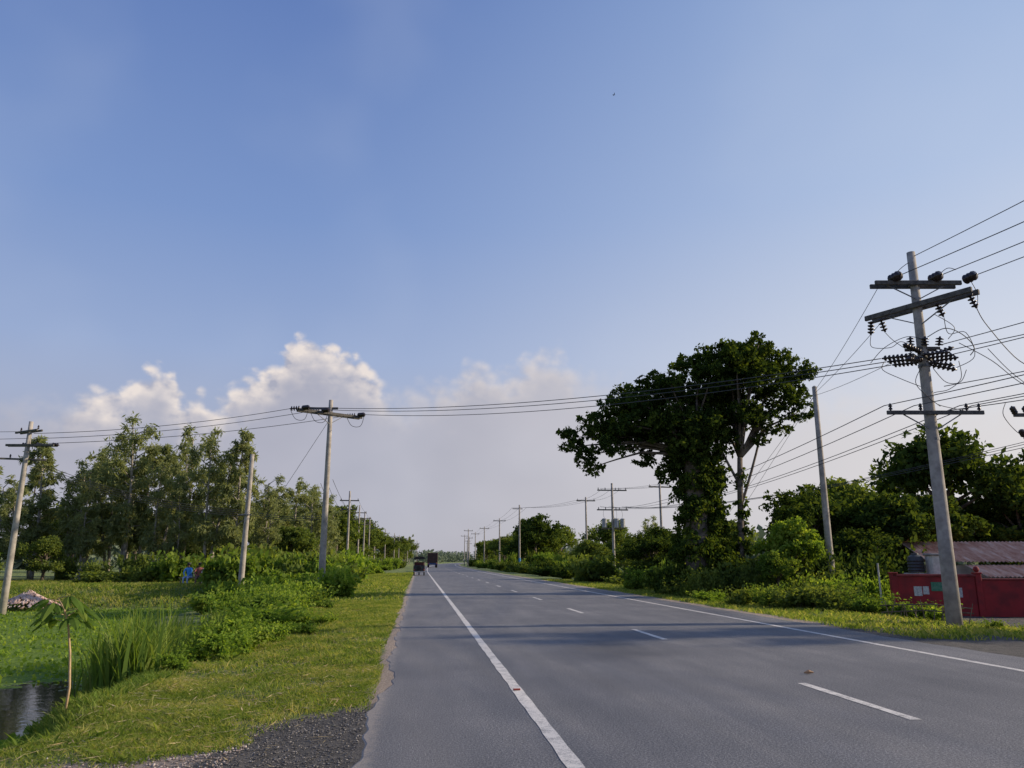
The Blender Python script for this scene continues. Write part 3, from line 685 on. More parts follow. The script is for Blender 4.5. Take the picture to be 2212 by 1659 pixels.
arm(E2,(-.2,0,9.95),cr,1.8,.08,.11,.0,-.3)
for s in(-1,1): brace(E2,Vector((0,-.1,9.1)),Vector((0,-.1,9.6))+d2*.8*s)
P4=Vector((-19.6,40.6,0)); toR=(R1+Vector((0,0,7.3))-P2-Vector((0,0,9.3))).normalized(); toL=(P4+Vector((0,0,8.0))-P2-Vector((0,0,9.3))).normalized()
e2=[];l2=[]
for s in(-1.6,-.5,1.6):
    p=d2*s+Vector((0,0,9.78)); insulator(E2,p+toR*.1,toR,4,.13,.12); insulator(E2,p+toL*.1,toL,4,.13,.12)
    e2.append(P2+Vector((0,0,-.5))+p+toR*.6); l2.append(P2+Vector((0,0,-.5))+p+toL*.6)
    jumper(E2,[p+toL*.6,p+toL*.3+Vector((0,0,-.55)),p+toR*.3+Vector((0,0,-.6)),p+toR*.6],.014)
for a_,b_ in zip(e2,me_): wire(b_,a_,.55,.014,'overhead cable crossing above the highway')
E4=empty('utility_pole',(P4.x,P4.y,-1.1),'leaning concrete utility pole with several crossarms standing in pond','utility pole')
shaft(E4,9.5,.17,.10,(.1,0))
d4=(cr*.8+cf*-.45).normalized()
arm(E4,(.1,0,9.0),d4,1.9,.08,.1,.12,-.1); arm(E4,(.1,0,8.3),cr,2.4,.08,.11,.1,.15); arm(E4,(.08,0,7.6),(cr*.9+cf*.3),2.2,.07,.09,0,-.2)
for s in(-.8,-.1,.7):
    insulator(E4,d4*s+Vector((.1,0,9.06)),(0,0,1),2,.05,.08); insulator(E4,cr*(s+.5)+Vector((.1,0,8.35)),-toL+Vector((0,0,-.2)),3,.1,.1); insulator(E4,cr*(s)+Vector((.1,0,7.68)),(0,0,1),2,.05,.07)
jumper(E4,[(.9,-.1,8.3),(.7,-.2,7.9),(.3,-.1,7.9),(.1,0,8.3)])
for k,q in enumerate(l2): wire(q,P4+Vector((.1,0,-1.1))+cr*(.2+.4*k)+Vector((0,0,8.9-.25*k)),.25,.014,'overhead cable between two poles by the pond')
for k in range(2): wire(P4+Vector((0,0,7.9-.35*k)),(-34,36,7.7-.5*k),.3,.012,'overhead cable leaving the pond pole')
E3=empty('utility_post',(-9.35,43.4,-.6),'plain concrete post without crossarm rising from bushes','utility post'); shaft(E3,7.9,.17,.11,(.12,0))
mb=MB(); mb.beam((-.35,-.16,4.6),(.35,-.16,4.6),.06,.06); mb.obj('bracket',STEEL,E3)
for k in range(4): wire(P4+Vector((.3,0,6.5-.12*k)),(-9.3,43.4,4.2-.1*k+.05),.5,.013,'low voltage cable crossing pond between posts')
for k in range(3): wire((-9.3,43.4,4.25-.1*k),(P2.x,P2.y,3.9-.1*k),.2,.012,'low voltage cable crossing pond between posts',8)
wire((P2.x,P2.y,8.9),(-9.9,47,2.5),.0,.011,'thin stay cable slanting down from pole',6)
ER=empty('utility_post',(18.65,34.05,-.45),'plain tapered concrete post without crossarm beside dark trees','utility post'); shaft(ER,10.1,.18,.11,(-.02,0))
mb=MB(); mb.lathe([(.09,0),(.11,.02),(.11,.08),(.02,.14)],Matrix.Translation((-.02,0,10.1)),12); mb.obj('cap',CONC,ER)
for k,z in enumerate((9.3,8.7,7.4)): wire((18.6,34.05,9.5-.1*k),R1+Vector((-1.1+.4*k,0,z)),.1,.009,'thin stay cable between tall pole and bare post',8)
for k in range(2): wire((18.6,34.05,9.3),(16+k*1.0,46,1.0),.0,.009,'thin stay cable slanting down from bare post',6)
def far_pole(loc,label,arms,group):
    e=empty('utility_pole',loc,label,'utility pole',group); shaft(e,10.4,.17,.11,n=10)
    for z,L in arms:
        arm(e,(0,0,z),(1,0.05,0),L,.12,.14)
        for s in(-.45,0.,.45) : insulator(e,(s*L*.98,0,z+.06),(0,0,1),2,.06,.09)
    return e
GP='utility poles lining the highway'
fp=far_pole((-8.9,99.7,-.2),'concrete utility pole with crossarms beside the highway',[(9.2,2.4),(8.1,2.0)],GP)
LP=[(-8.9,99.7)]
for x,y in [(-9.7,127),(-10,144),(-10.2,162),(-10.6,190),(-9.5,222),(-8,255),(-7,275),(-4.5,310),(-1,350)]: copy_thing(fp,(x,y,-.1),random.uniform(-.3,.3)); LP.append((x,y))
fq=far_pole((22.2,103,-.4),'concrete utility pole with single crossarm beside the highway',[(9.9,2.6)],GP); 
RP=[(16.3,160),(16.4,199),(17,240),(18,285),(20,330),(24,380),(13.3,215),(15,262)]
for x,y in RP: copy_thing(fq,(x,y,-.3),random.uniform(-.3,.3))
copy_thing(fq,(26.1,82.5,-.4),.1)
EW=empty('utility_pole',(15.2,119,-.2),'pale concrete pole with blue painted base by the road','utility pole'); shaft(EW,10.2,.17,.11,n=10)
arm(EW,(-.3,0,9.6),(1,.1,0),1.6,.1,.12); mb=MB(); mb.lathe([(.185,0),(.18,2.2)],Matrix.Identity(4),12); mb.obj('painted_band',simple('blue_paint',(.06,.25,.55),(.05,.2,.45)),EW)
T=Vector((21.6,86,-.4)); ET=empty('transformer_pole',T,'utility pole with three grey transformers mounted below crossarm','utility pole')
shaft(ET,10.6,.18,.12,n=12)
arm(ET,(0,0,9.8),(1,0,0),3.4,.12,.14); arm(ET,(0,0,7.6),(1,0,0),3.6,.12,.14); arm(ET,(0,.25,5.5),(1,0,0),2.6,.12,.14)
GREY=simple('transformer_paint',(.40,.40,.40),(.3,.3,.3),4,.6)
for s in(-1.05,.35,1.05):
    mb=MB(); mb.lathe([(.05,-.02),(.24,0),(.27,.05),(.27,.9),(.29,.92),(.29,.97),(.15,1.03),(.05,1.05)],Matrix.Translation((s,-.3,5.6)),16); mb.obj('transformer',GREY,ET,smooth=False)
for s in(-1.6,-.8,0.4,.8,1.6):
    insulator(ET,(s,0,9.87),(0,0,1),2,.07,.1); insulator(ET,(s,0,7.67),(0,0,1),2,.07,.1)
for s in(-1.0,.4,1.0): jumper(ET,[(s,0,7.7),(s*1.1,-.1,7.1),(s,-.2,6.65)],.015)
for (x0,y0),(x1,y1) in zip(LP,LP[1:]):
    for s in(-1.1,0,1.1): wire((x0+s,y0,9.1),(x1+s,y1,9.1),.3,.014,n=8)
for s in(-1,0,1): wire((P2.x+s*.3,P2.y,5.6+.1*s),(-8.9+s,99.7,8.0),.9,.012,n=14)
RPs=[(22.2,103),(15.2,119)]+sorted(RP[:6],key=lambda p:p[1])
for (x0,y0),(x1,y1) in zip([(21.6,86)]+RPs,RPs):
    for s in(-1.1,0,1.1): wire((x0+s,y0,9.6),(x1+s,y1,9.6),.35,.014,n=8)
for s,z in((-1.22,5.85),(-.38,5.85),(.9,5.85),(1.25,5.85)):
    wire(R1+cr*s+Vector((0,0,z)),T+Vector((s*1.2,0,8.0)),1.1,.013,'low voltage cable running along the highway',24)
    wire(R1+cr*s+Vector((0,0,z)),(NXT.x+s,NXT.y,6.6),.6,.012,'low voltage cable running along the highway')
for s in(-1.4,0,1.4):
    wire(T+Vector((s,0,10.0)),(26.1+s*.6,82.5-2,9.6),.15,.012,n=8)
    wire((24.6+s*.8,20,6.6+.3*s),T+Vector((s,0,7.9)),1.2,.013,'sagging cable behind the roadside trees',20)
for k,(z0,z1) in enumerate(((7.6,7.1),(7.25,6.9),(6.4,6.4),(7.4,5.6),(5.7,4.9))):
    wire(R1+Vector((.5,-.1,z0)),(NXT.x+2.5,NXT.y+6,z1+1.4),.5+.15*(k%3),.012,'branch cable leaving the tall pole')
EP=empty('utility_pole',(18.25,20.0,-.45),'concrete utility pole carrying clustered dark insulators near the wall','utility pole')
shaft(EP,6.9,.17,.12)
arm(EP,(0,-.15,6.15),cr,2.6,.08,.1); arm(EP,(0,-.15,5.5),cr,2.2,.08,.1)
for s in(-1.25,-.9): insulator(EP,cr*s+Vector((0,-.15,6.2)),(-.5,-.3,.5),3,.085,.08); insulator(EP,cr*(s+.15)+Vector((0,-.15,5.55)),(-.4,-.3,.3),3,.085,.08)
jumper(EP,[(-1.5,0,6.5),(-1.7,-.1,6.1),(-1.3,-.1,5.6),(-1.0,-.1,5.7)])

# ------------------------------------------------------------ red wall yard
RED=simple('red_paint',(.30,.018,.02),(.16,.014,.016),1.6,.8,.15); 
CAPM=simple('cement_cap',(.36,.33,.30),(.24,.22,.2),5,.9,.2)
def C2W(r,f,z=0): v=cr*r+cf*f; return Vector((v.x,v.y,z))
W0=C2W(14.9,31.0,-.5); W1=C2W(25,30,-.5)
wd=(W1-W0).normalized(); wn=Vector((wd.y,-wd.x,0)); wrot=math.atan2(wd.y,wd.x)
EWl=empty('boundary_wall',W0,'dark red painted boundary wall with cement capping','wall',None,wrot)
mb=MB(); L=(W1-W0).length
mb.box((1.5,0,.75),(3.0,.14,1.5),bev=.01)
mb.box((3.0+(L-3)/2+.05,.02,.68),(L-3,.14,1.36),bev=.01)
mb.obj('wall',RED,EWl)
mb=MB(); mb.box((1.5,0,1.545),(3.08,.24,.09),bev=.01); mb.box((3+(L-3)/2+.1,.02,1.395),(L-3,.2,.07),bev=.01); mb.obj('coping',simple('red_coping',(.24,.035,.035),(.14,.02,.02),3),EWl)
for x in(0.0,3.12):
    mb=MB(); mb.box((x,0,.8),(.22,.24,1.6),bev=.015); mb.box((x,0,1.63),(.28,.3,.06),bev=.015)
    if x>1: mb.lathe([(.02,1.66),(.07,1.68),(.11,1.75),(.11,1.79),(.07,1.87),(.02,1.89)],Matrix.Translation((x,0,0)),14)
    mb.obj('gate_pillar',RED,EWl)
WHT=simple('poster_paper',(.55,.55,.53),(.32,.33,.34),14,.8)
for x,z,w,h in((.85,.95,.3,.36),(1.15,.98,.22,.3),(1.95,.93,.34,.42),(2.35,.9,.26,.36)):
    mb=MB(); mb.box((x,-.078,z),(w,.012,h)); o=mb.obj('poster',WHT,EWl)
mb=MB(); mb.box((1.6,-.082,1.12),(.5,.02,.34),bev=.004); o=mb.obj('sign_board',simple('green_sign',(.03,.16,.09),(.10,.22,.15),16),EWl); 
mb=MB(); mb.tube([(-.55,-.1,-.1),(-.56,-.1,2.0)],.035,8); o=mb.obj('marker_post',simple('white_post',(.5,.48,.45),(.35,.33,.31)),EWl)
ROOF,nt,b=nmat('rusty_tin'); N=NT(nt); co=N.n('ShaderNodeTexCoord').outputs['Object']
mp=N.n('ShaderNodeMapping'); mp.inputs['Scale'].default_value=(1.6,.15,1); N.l(co,mp.inputs[0])
nz=N.noise(mp.outputs[0],2.2,5,.7); N.l(N.ramp(nz,[(.35,(.34,.17,.11)),(.5,(.50,.31,.22)),(.66,(.62,.48,.38))]),b.inputs['Base Color']); b.inputs['Roughness'].default_value=.9
b.inputs['Specular IOR Level'].default_value=.1
H0=C2W(20.1,37.4,-.5)
EH=empty('house',H0,'low pale house with rusty corrugated tin roof behind wall','house',None,wrot)
mb=MB(); mb.box((6.5,3,.95),(13,5.2,1.9),bev=.02); mb.obj('wall',simple('limewash',(.5,.47,.42),(.36,.33,.3),2.5,.9,.15),EH)
def corr(mb,x0,x1,ya,za,yb,zb,p=.18):
    n=int((x1-x0)/p*4); v=[];f=[]
    for k in range(n+1):
        x=x0+(x1-x0)*k/n; dz=.03*math.sin(k/4*2*math.pi)
        v+=[(x,ya,za+dz),(x,yb,zb+dz)]
        if k: f.append((2*k-2,2*k,2*k+1,2*k-1))
    mb.add(v,f)
mb=MB(); corr(mb,-.4,14,-.1,2.05,3.2,3.05); corr(mb,-.4,14,6.4,2.05,3.2,3.05); mb.obj('roof',ROOF,EH)
mb=MB(); corr(mb,1.2,14,-2.2,1.4,-.15,1.9); mb.obj('awning',ROOF,EH)
for x in(1.4,4,7,10,12.5):
    mb=MB(); mb.beam((x,-2.1,0),(x,-2.1,1.35),.1,.1); mb.obj('awning_post',BARK,EH)
for x in(1.5,4.5,7.5):
    mb=MB(); mb.box((x,.38,1.0),(.9,.05,.9),bev=.01); 
    for k in range(5): mb.box((x-.36+.18*k,.34,1.0),(.03,.04,.86))
    mb.obj('window',simple('dark_window',(.03,.035,.04)),EH)
tk=W0+wd*1.3-wn*1.0
ETk=empty('water_tank',(tk.x,tk.y,-.5),'black ribbed plastic water tank on brick stand behind wall','water tank')
prof=[(.02,1.65),(.30,1.65)]+[(.32 if k%2 else .295,1.68+k*.06) for k in range(9)]+[(.26,2.26),(.14,2.33),(.13,2.4),(.02,2.41)]
mb=MB(); mb.lathe(prof,Matrix.Identity(4),20); mb.obj('tank',simple('black_plastic',(.025,.025,.027),(.045,.045,.045),3,.5),ETk)
mb=MB(); mb.box((0,0,.8),(.7,.7,1.64),bev=.02); mb.obj('stand',CAPM,ETk)
tk=W0+wd*2.05-wn*.7
EC=empty('concrete_tank',(tk.x,tk.y,-.5),'pale rendered concrete tank with open top behind wall','tank',None,wrot)
mb=MB(); mb.box((0,0,1.2),(.72,.72,2.2),bev=.03); mb.obj('body',simple('pale_render',(.66,.63,.56),(.5,.47,.41),5,.9,.2),EC)
mb=MB(); mb.box((0,0,2.34),(.82,.82,.09),bev=.02); mb.obj('rim',CAPM,EC)
EF=empty('stick_fence',C2W(12.4,24.6,-.35),'low rickety fence of leaning branches on verge','fence',None,wrot)
for k in range(15): 
    x=-.9+k*.17; mb=MB(); mb.tube([(x,0,-.1),(x+random.uniform(-.25,.35),random.uniform(-.2,.2),random.uniform(.5,.8))],[.02,.012],5); mb.obj('stake',BARK,EF)
for pp in ([(-1,0,.4),(.3,.03,.46),(1.7,0,.38)],[(-1,.05,.6),(.5,.0,.65),(1.7,.03,.52)]):
    mb=MB(); mb.tube(pp,.019,5); mb.obj('rail',BARK,EF)

# ------------------------------------------------------------ pond-side things
ES=empty('shed',(-33.2,55.5,.1),'small shed with blue grey tin roof among shrubs','shed',None,.2)
mb=MB(); mb.box((0,0,.9),(3.2,2.4,1.8),bev=.02); mb.obj('wall',simple('shed_wall',(.55,.52,.5),(.4,.38,.36)),ES)
mb=MB(); corr(mb,-1.8,1.8,-1.5,1.75,0,2.5); corr(mb,-1.8,1.8,1.5,1.75,0,2.5); mb.obj('roof',simple('blue_tin',(.28,.34,.42),(.2,.24,.3),3,.5),ES)
mb=MB(); mb.box((.5,-1.22,.8),(.8,.05,1.5),bev=.01); mb.obj('door',BARK,ES)
bx,by=-20.0,43.9; EB=stones(1000,lambda n:(rng.normal(size=n)*.7+bx,rng.normal(size=n)*.4+by),.05,.10,'brick_heap',simple('brick',(.50,.32,.25),(.64,.52,.46),3))
me=EB.data; co=np.empty(len(me.vertices)*3,np.float32); me.vertices.foreach_get('co',co); co=co.reshape(-1,3); rr=np.hypot((co[:,0]-bx)/1.7,(co[:,1]-by)/1.0); co[:,2]=-.75+(co[:,2]-gz(co[:,0],co[:,1]))+.9*np.clip(1-rr,0,1)*rng.random(len(co)).clip(.85,1); me.vertices.foreach_set('co',co.ravel())
del EB['kind']; tag(EB,'heap of broken pinkish bricks on pond bank','brick heap')
bp=C2W(-19.3,48.5,0); bz=float(gz(bp.x,bp.y))
WOOD=simple('weathered_wood',(.30,.22,.15),(.18,.13,.09),8,.9)
EBn=empty('wooden_bench',(bp.x,bp.y,bz),'long weathered wooden bench on the grassy bank','bench',None,-.1)
mb=MB(); 
for k in range(3): mb.box((0,-.17+.17*k,.45),(2.0,.15,.04),bev=.005)
mb.obj('seat',WOOD,EBn)
for x in(-.9,.9):
    for y in(-.18,.18):
        mb=MB(); mb.tube([(x,y,-.05),(x,y,.43)],.03,6); mb.obj('leg',WOOD,EBn)
def person(loc,rotz,shirt,lower,label,lean=.1,headc=(.02,.018,.016)):
    J={'pel':(0,0,.5),'sp':(0,-.02-lean*.3,.75),'ch':(0,-.04-lean*.7,.97),'nk':(0,-.05-lean,1.1),'hd':(0,-.07-lean,1.2),'ht':(0,-.07-lean,1.33),
       'hl':(-.1,-.02,.5),'hr':(.1,-.02,.5),'kl':(-.13,-.46,.5),'kr':(.13,-.46,.5),'al':(-.13,-.44,.09),'ar':(.13,-.44,.09),'fl':(-.14,-.62,.04),'fr':(.14,-.62,.04),
       'sl':(-.2,-.04-lean*.8,1.02),'sr':(.2,-.04-lean*.8,1.02),'el':(-.25,-.16-lean,.78),'er':(.25,-.16-lean,.78),'wl':(-.13,-.36,.62),'wr':(.13,-.36,.62),'dl':(-.1,-.44,.58),'dr':(.1,-.44,.58)}
    R={'pel':.15,'sp':.14,'ch':.15,'nk':.055,'hd':.09,'ht':.07,'hl':.11,'hr':.11,'kl':.07,'kr':.07,'al':.045,'ar':.045,'fl':.035,'fr':.035,'sl':.07,'sr':.07,'el':.045,'er':.045,'wl':.032,'wr':.032,'dl':.035,'dr':.035}
    ed=[('pel','sp'),('sp','ch'),('ch','nk'),('nk','hd'),('hd','ht'),('pel','hl'),('pel','hr'),('hl','kl'),('hr','kr'),('kl','al'),('kr','ar'),('al','fl'),('ar','fr'),('ch','sl'),('ch','sr'),('sl','el'),('sr','er'),('el','wl'),('er','wr'),('wl','dl'),('wr','dr')]
    ks=list(J); me=bpy.data.meshes.new('person'); me.from_pydata([J[k] for k in ks],[(ks.index(a),ks.index(b)) for a,b in ed],[])
    o=bpy.data.objects.new('person',me); COL.objects.link(o); o.location=loc; o.rotation_euler=(0,0,rotz)
    md=o.modifiers.new('Skin','SKIN')
    sv=me.skin_vertices[0].data
    for i,k in enumerate(ks): sv[i].radius=(R[k],R[k]*.85)
    sv[0].use_root=True; ss=o.modifiers.new('Sub','SUBSURF'); ss.levels=1; ss.render_levels=1
    m,nt,b=nmat('person_cloth'); N=NT(nt); c=N.n('ShaderNodeTexCoord').outputs['Object']; sp=N.n('ShaderNodeSeparateXYZ'); N.l(c,sp.inputs[0])
    z=sp.outputs[2]; col=N.mix(N.ss(z,.60,.62),lower,shirt); col=N.mix(N.ss(z,1.08,1.1),col,(.22,.12,.08)); col=N.mix(N.ss(z,.16,.14),col,(.2,.11,.07))
    N.l(col,b.inputs['Base Color']); b.inputs['Roughness'].default_value=.9; me.materials.append(m)
    mb=MB(); mb.lathe([(.02,-.02),(.095,-.0),(.105,.05),(.09,.11),(.05,.15),(.01,.16)],Matrix.Translation((0,-.06-lean,1.24)),12); mb.obj('hair',simple('hair',headc),o,smooth=True)
    return tag(o,label,'person')
R_=Matrix.Rotation(-.1,3,'Z')
for x,s,l,lab,ln in((-.45,(.08,.32,.75),(.3,.4,.6),'person in bright blue shirt seated on a bench',.12),(.15,(.35,.12,.10),(.2,.12,.1),'person in dull red clothes seated on a bench',.05),(.7,(.7,.62,.52),(.45,.38,.3),'person in beige clothes leaning forward on a bench',.22)):
    q=R_@Vector((x,.02,0)); person((bp.x+q.x,bp.y+q.y,bz-.02),-.1+random.uniform(-.3,.3),s,l,lab,ln)

# ------------------------------------------------------------ vehicles
def wheel(parent,loc,r,w,name='wheel',axis='X'):
    d=(1,0,0) if axis=='X' else (0,1,0)
    F_=frame(loc,d); mb=MB(); mb.lathe([(r*.55,-w/2),(r*.92,-w/2),(r,-w*.3),(r,w*.3),(r*.92,w/2),(r*.55,w/2)],F_,20)
    o=mb.obj(name,RUB,parent); mb=MB(); mb.lathe([(.02,-w*.35),(r*.5,-w*.4),(r*.55,-w*.3),(r*.55,w*.3),(r*.5,w*.4),(.02,w*.35)],F_,16); mb.obj('rim',simple('rim_metal',(.4,.4,.4),(.25,.25,.25),6,.4,0,.6),o); return o
ER_=empty('auto_rickshaw',(.05,88,0),'dark three wheeled auto rickshaw with black canopy on shoulder','auto rickshaw')
DK=simple('dark_green_paint',(.02,.03,.035),(.012,.018,.022),4,.4); CAN=simple('black_canvas',(.018,.018,.02),(.03,.03,.03),7,.85,.3)
mb=MB(); mb.box((0,1.3,.62),(1.28,2.3,.42),bev=.06); mb.box((0,.12,.75),(1.22,.14,.7),bev=.05); mb.box((0,2.7,.75),(.8,.6,.75),bev=.15); mb.obj('body',DK,ER_)
mb=MB()
v=[];f=[]; prof=[(-.64,1.45),(-.64,1.75),(-.58,1.93),(-.42,2.03),(0,2.08),(.42,2.03),(.58,1.93),(.64,1.75),(.64,1.45)]
for k,yv in enumerate((.05,1.2,2.5)):
    for x,z in prof: v.append((x,yv,z-(.06 if k==2 else 0)))
n=len(prof)
for k in range(2):
    for q in range(n-1): f.append((k*n+q,k*n+q+1,(k+1)*n+q+1,(k+1)*n+q))
mb.add(v,f); mb.box((0,.04,1.86),(1.16,.03,.26),bev=.01); mb.obj('canopy',CAN,ER_)
for x in(-.62,.62):
    for yv in(.08,1.2,2.4): mb=MB(); mb.tube([(x,yv,.7),(x,yv,1.55)],.03,6); mb.obj('frame_post',STEEL,ER_)
mb=MB(); mb.box((0,.75,.98),(1.1,.45,.16),bev=.05); mb.box((0,.45,1.2),(1.1,.12,.5),bev=.04); mb.obj('seat',simple('seat_vinyl',(.12,.03,.03)),ER_)
wheel(ER_,(-.55,.45,.24),.24,.14); wheel(ER_,(.55,.45,.24),.24,.14); wheel(ER_,(0,2.6,.24),.24,.14); wheel(ER_,(0,-.02,.8),.25,.13,'spare_wheel','Y')
mb=MB(); mb.box((0,-.02,.42),(1.3,.06,.1),bev=.02); mb.obj('bumper',simple('bumper_paint',(.45,.45,.48)),ER_)
mb=MB(); mb.box((0,.03,.36),(.35,.02,.12)); mb.obj('number_plate',simple('plate',(.6,.6,.6)),ER_)
for x in(-.52,.52):
    mb=MB(); mb.box((x,.03,.62),(.1,.05,.16),bev=.015); mb.obj('tail_light',simple('red_lens',(.4,.02,.02),None,5,.3),ER_)
ET_=empty('cargo_truck',(3.2,186,0),'brown cargo truck with high slatted sides driving away','truck')
TB=simple('truck_brown',(.09,.045,.035),(.05,.03,.025),3,.7)
mb=MB(); mb.box((0,2.9,2.25),(2.4,5.8,2.3),bev=.05)
for k in range(7): mb.box((-1.0+.333*k,-.03,2.2),(.06,.06,2.2))
for z in(1.5,2.2,2.9): mb.box((0,-.05,z),(2.4,.05,.08))
mb.obj('cargo_body',TB,ET_)
mb=MB(); mb.box((0,3.5,.95),(1.0,7.2,.25),bev=.03); mb.obj('chassis',RUB,ET_)
mb=MB(); mb.box((0,6.8,1.75),(2.3,1.7,2.1),bev=.15); mb.obj('cab',simple('cab_yellow',(.4,.22,.04)),ET_)
mb=MB(); mb.box((0,-.06,.85),(2.35,.12,.4),bev=.03); mb.obj('bumper',simple('blue_bumper',(.03,.07,.2)),ET_)
for x in(-.95,.95):
    for yv in(1.2,6.6): wheel(ET_,(x,yv,.5),.5,.4)
    mb=MB(); mb.box((x,-.14,.9),(.25,.04,.14),bev=.01); mb.obj('tail_light',simple('red_lens2',(.4,.02,.02),None,5,.3),ET_)
q=C2W(220/1478*60,60,0); zb=1.6+60*(371.9+.9746*624.5)/(1618.8-.2239*624.5)
mb=MB(); mb.tube([(-.25,0,0),(-.1,0,.03),(.12,0,.02),(.22,0,.03)],[.01,.05,.045,.01],6)
mb.add([(0,0,.03),(.1,0,.03),(.02,.45,.12),(-.06,.42,.11)],[(0,1,2,3)]); mb.add([(0,0,.03),(.1,0,.03),(.02,-.45,.12),(-.06,-.42,.11)],[(0,3,2,1)])
o=tag(mb.obj('bird',RUB,loc=(q.x,q.y,zb)),'small dark bird gliding high in open sky','bird'); o.scale=(.55,)*3

# ------------------------------------------------------------ light & sky
SAZ,SEL=91,23
sd=Vector((math.sin(rad(SAZ))*math.cos(rad(SEL)),math.cos(rad(SAZ))*math.cos(rad(SEL)),math.sin(rad(SEL))))
sl=bpy.data.lights.new('sun','SUN'); sl.energy=5.0; sl.angle=rad(1.0); sl.color=(1,.84,.62)
so=bpy.data.objects.new('sun',sl); COL.objects.link(so); so.rotation_euler=sd.to_track_quat('Z','Y').to_euler(); so.location=(50,20,40)
W=bpy.data.worlds.new('World'); S.world=W; W.use_nodes=True; nt=W.node_tree; N=NT(nt)
for x in list(nt.nodes): nt.nodes.remove(x)
sky=N.n('ShaderNodeTexSky',sky_type='NISHITA',sun_disc=False); sky.sun_elevation=rad(SEL); sky.sun_rotation=rad(SAZ)
tc=N.n('ShaderNodeTexCoord').outputs['Generated']
sp=N.n('ShaderNodeSeparateXYZ'); N.l(tc,sp.inputs[0])
az=N.m('MULTIPLY',N.m('ARCTAN2',sp.outputs[0],sp.outputs[1]),57.2958); el=N.m('MULTIPLY',N.m('ARCSINE',sp.outputs[2]),57.2958)
ef=N.m('DIVIDE',el,60.,clamp=True)
left=N.ramp(ef,[(0,(.42,.425,.495)),(.12,(.405,.43,.545)),(.24,(.32,.415,.65)),(.40,(.205,.315,.60)),(.70,(.11,.195,.475))])
right=N.ramp(ef,[(0,(.76,.71,.69)),(.12,(.76,.745,.765)),(.24,(.67,.71,.81)),(.42,(.46,.57,.79)),(.72,(.28,.41,.69))])
sf=N.ss(N.m('ABSOLUTE',N.m('SUBTRACT',az,62.)),76.,14.)
base=N.mix(sf,left,right)
cvx=N.n('ShaderNodeCombineXYZ'); N.l(az,cvx.inputs[0]); N.l(N.m('MULTIPLY',el,1.3),cvx.inputs[1])
P=cvx.outputs[0]
def fc(pts,scale):
    x=N.n('ShaderNodeFloatCurve'); c=x.mapping.curves[0]; 
    pts=[((a+45)/90,v/scale) for a,v in pts]
    c.points[0].location=pts[0]; c.points[1].location=pts[-1]
    for p in pts[1:-1]: c.points.new(*p)
    x.mapping.update(); N.l(N.m('DIVIDE',N.m('ADD',az,45.),90.,clamp=True),x.inputs['Value']); return N.m('MULTIPLY',x.outputs[0],scale)
top=fc([(-45,9.3),(-30,10.2),(-26,10.6),(-23,11.1),(-20.5,11.8),(-18.6,13.1),(-17.4,12.4),(-16.6,11.0),(-15.6,11.8),(-14.9,11.2),(-13.5,12.6),(-12,13.3),(-10.6,14.4),(-9,16.0),(-7,15.9),(-5.5,15.0),(-3.6,13.8),(-2.2,13.0),(0,13.5),(2.2,14.0),(4,15.2),(5.6,14.6),(7.5,15.2),(9.7,16.0),(11.5,14.8),(14,13.8),(17,13.2),(22,13),(30,12.5),(45,11.5)],20)
hard=fc([(-45,0),(-27,.05),(-23.5,.5),(-21,.9),(-17,.9),(-14.5,.75),(-12,.9),(-5,.92),(-3,.6),(-1,.3),(2,.42),(5,.5),(10,.45),(12,.25),(16,.05),(45,0)],1)
n1=N.noise(P,.55,4,.48,'2D'); n2=N.noise(P,.16,2,.5,'2D')
vo=N.n('ShaderNodeTexVoronoi',feature='F1',voronoi_dimensions='2D'); vo.inputs['Scale'].default_value=.8
dv=N.n('ShaderNodeVectorMath',operation='MULTIPLY_ADD'); N.l(P,dv.inputs[0]); dv.inputs[1].default_value=(1,1,1); cn=N.n('ShaderNodeCombineXYZ'); N.l(N.m('MULTIPLY',n1,.8),cn.inputs[0]); N.l(N.m('MULTIPLY',n1,.8),cn.inputs[1]); N.l(cn.outputs[0],dv.inputs[2])
N.l(dv.outputs[0],vo.inputs['Vector'])
puff=N.m('SUBTRACT',.45,vo.outputs['Distance'])
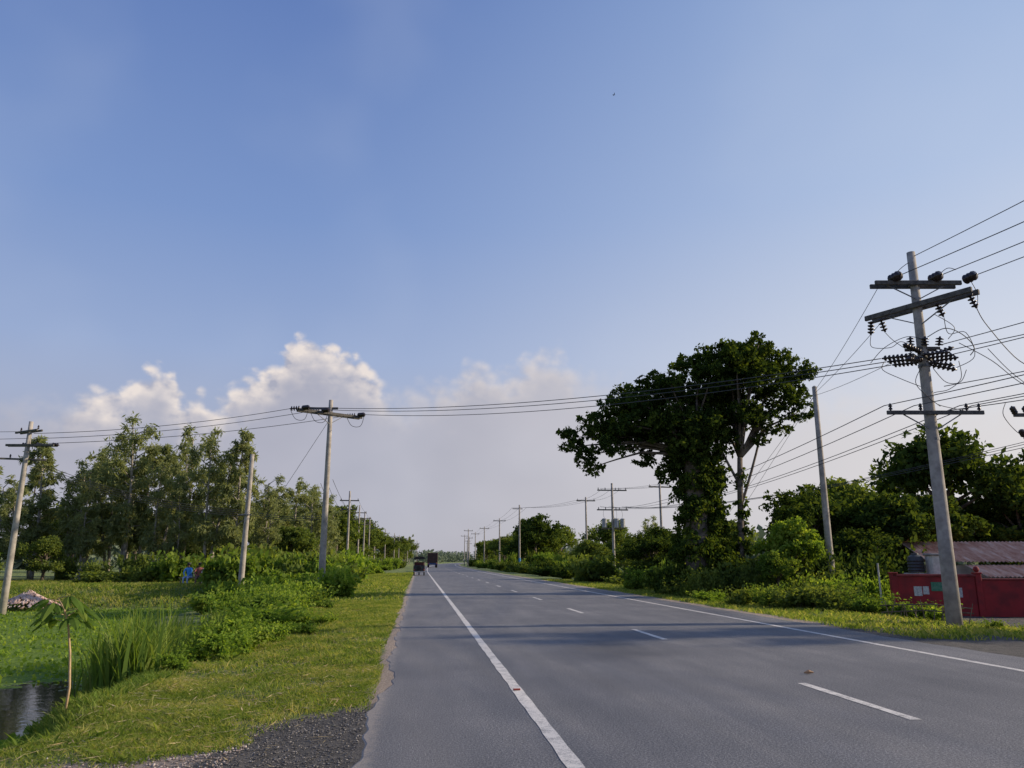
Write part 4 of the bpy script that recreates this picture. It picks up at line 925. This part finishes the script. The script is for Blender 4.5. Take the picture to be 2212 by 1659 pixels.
disp=N.m('ADD',N.m('MULTIPLY',N.m('SUBTRACT',n1,.5),2.2),N.m('MULTIPLY',puff,1.3))
d=N.m('SUBTRACT',N.m('ADD',top,disp),el)
soft=N.m('SUBTRACT',5.0,N.m('MULTIPLY',hard,4.2))
mask=N.ss(d,0.,soft)
off=N.n('ShaderNodeVectorMath',operation='ADD'); off.inputs[1].default_value=(.5,.4,0); N.l(P,off.inputs[0])
n1b=N.noise(off.outputs[0],.55,3,.48,'2D')
lit=N.m('ADD',N.m('MULTIPLY',N.m('SUBTRACT',n1,n1b),2.8),N.m('MULTIPLY',puff,.55))
depth=N.ss(d,4.4,.3)
br=N.m('ADD',N.m('MULTIPLY',depth,N.m('ADD',.20,N.m('MULTIPLY',hard,.58))),N.m('MULTIPLY',lit,N.m('MULTIPLY',N.m('ADD',hard,.15),depth)),clamp=True)
low=N.mix(sf,N.mix(n2,(.38,.385,.475),(.49,.48,.56)),(.75,.715,.72)); ccol=N.mix(br,low,(.90,.795,.725))
fade=N.ss(el,-1.,6.)
amt=N.m('MULTIPLY',mask,N.m('ADD',N.m('MULTIPLY',fade,.50),.45))
out=N.mix(amt,base,ccol)
out=N.mix(N.m('MULTIPLY',N.ss(N.noise(P,.045,3,.5,'2D'),.45,.75),.10),out,(.62,.68,.80))
b1=N.n('ShaderNodeBackground'); N.l(sky.outputs[0],b1.inputs[0]); b1.inputs[1].default_value=.07
b2=N.n('ShaderNodeBackground'); N.l(out,b2.inputs[0]); b2.inputs[1].default_value=1.02
mx=N.n('ShaderNodeMixShader'); mx.inputs[0].default_value=.92; N.l(b1.outputs[0],mx.inputs[1]); N.l(b2.outputs[0],mx.inputs[2])
wo=N.n('ShaderNodeOutputWorld'); N.l(mx.outputs[0],wo.inputs[0])

# ------------------------------------------------------------ camera
cam=bpy.data.cameras.new('camera'); cam.sensor_width=36; cam.lens=27.03; cam.clip_end=6000; cam.clip_start=.05
co=bpy.data.objects.new('camera',cam); COL.objects.link(co); co.location=(0,0,1.6); co.rotation_euler=(rad(90+12.94),0,rad(-6.73)); S.camera=co
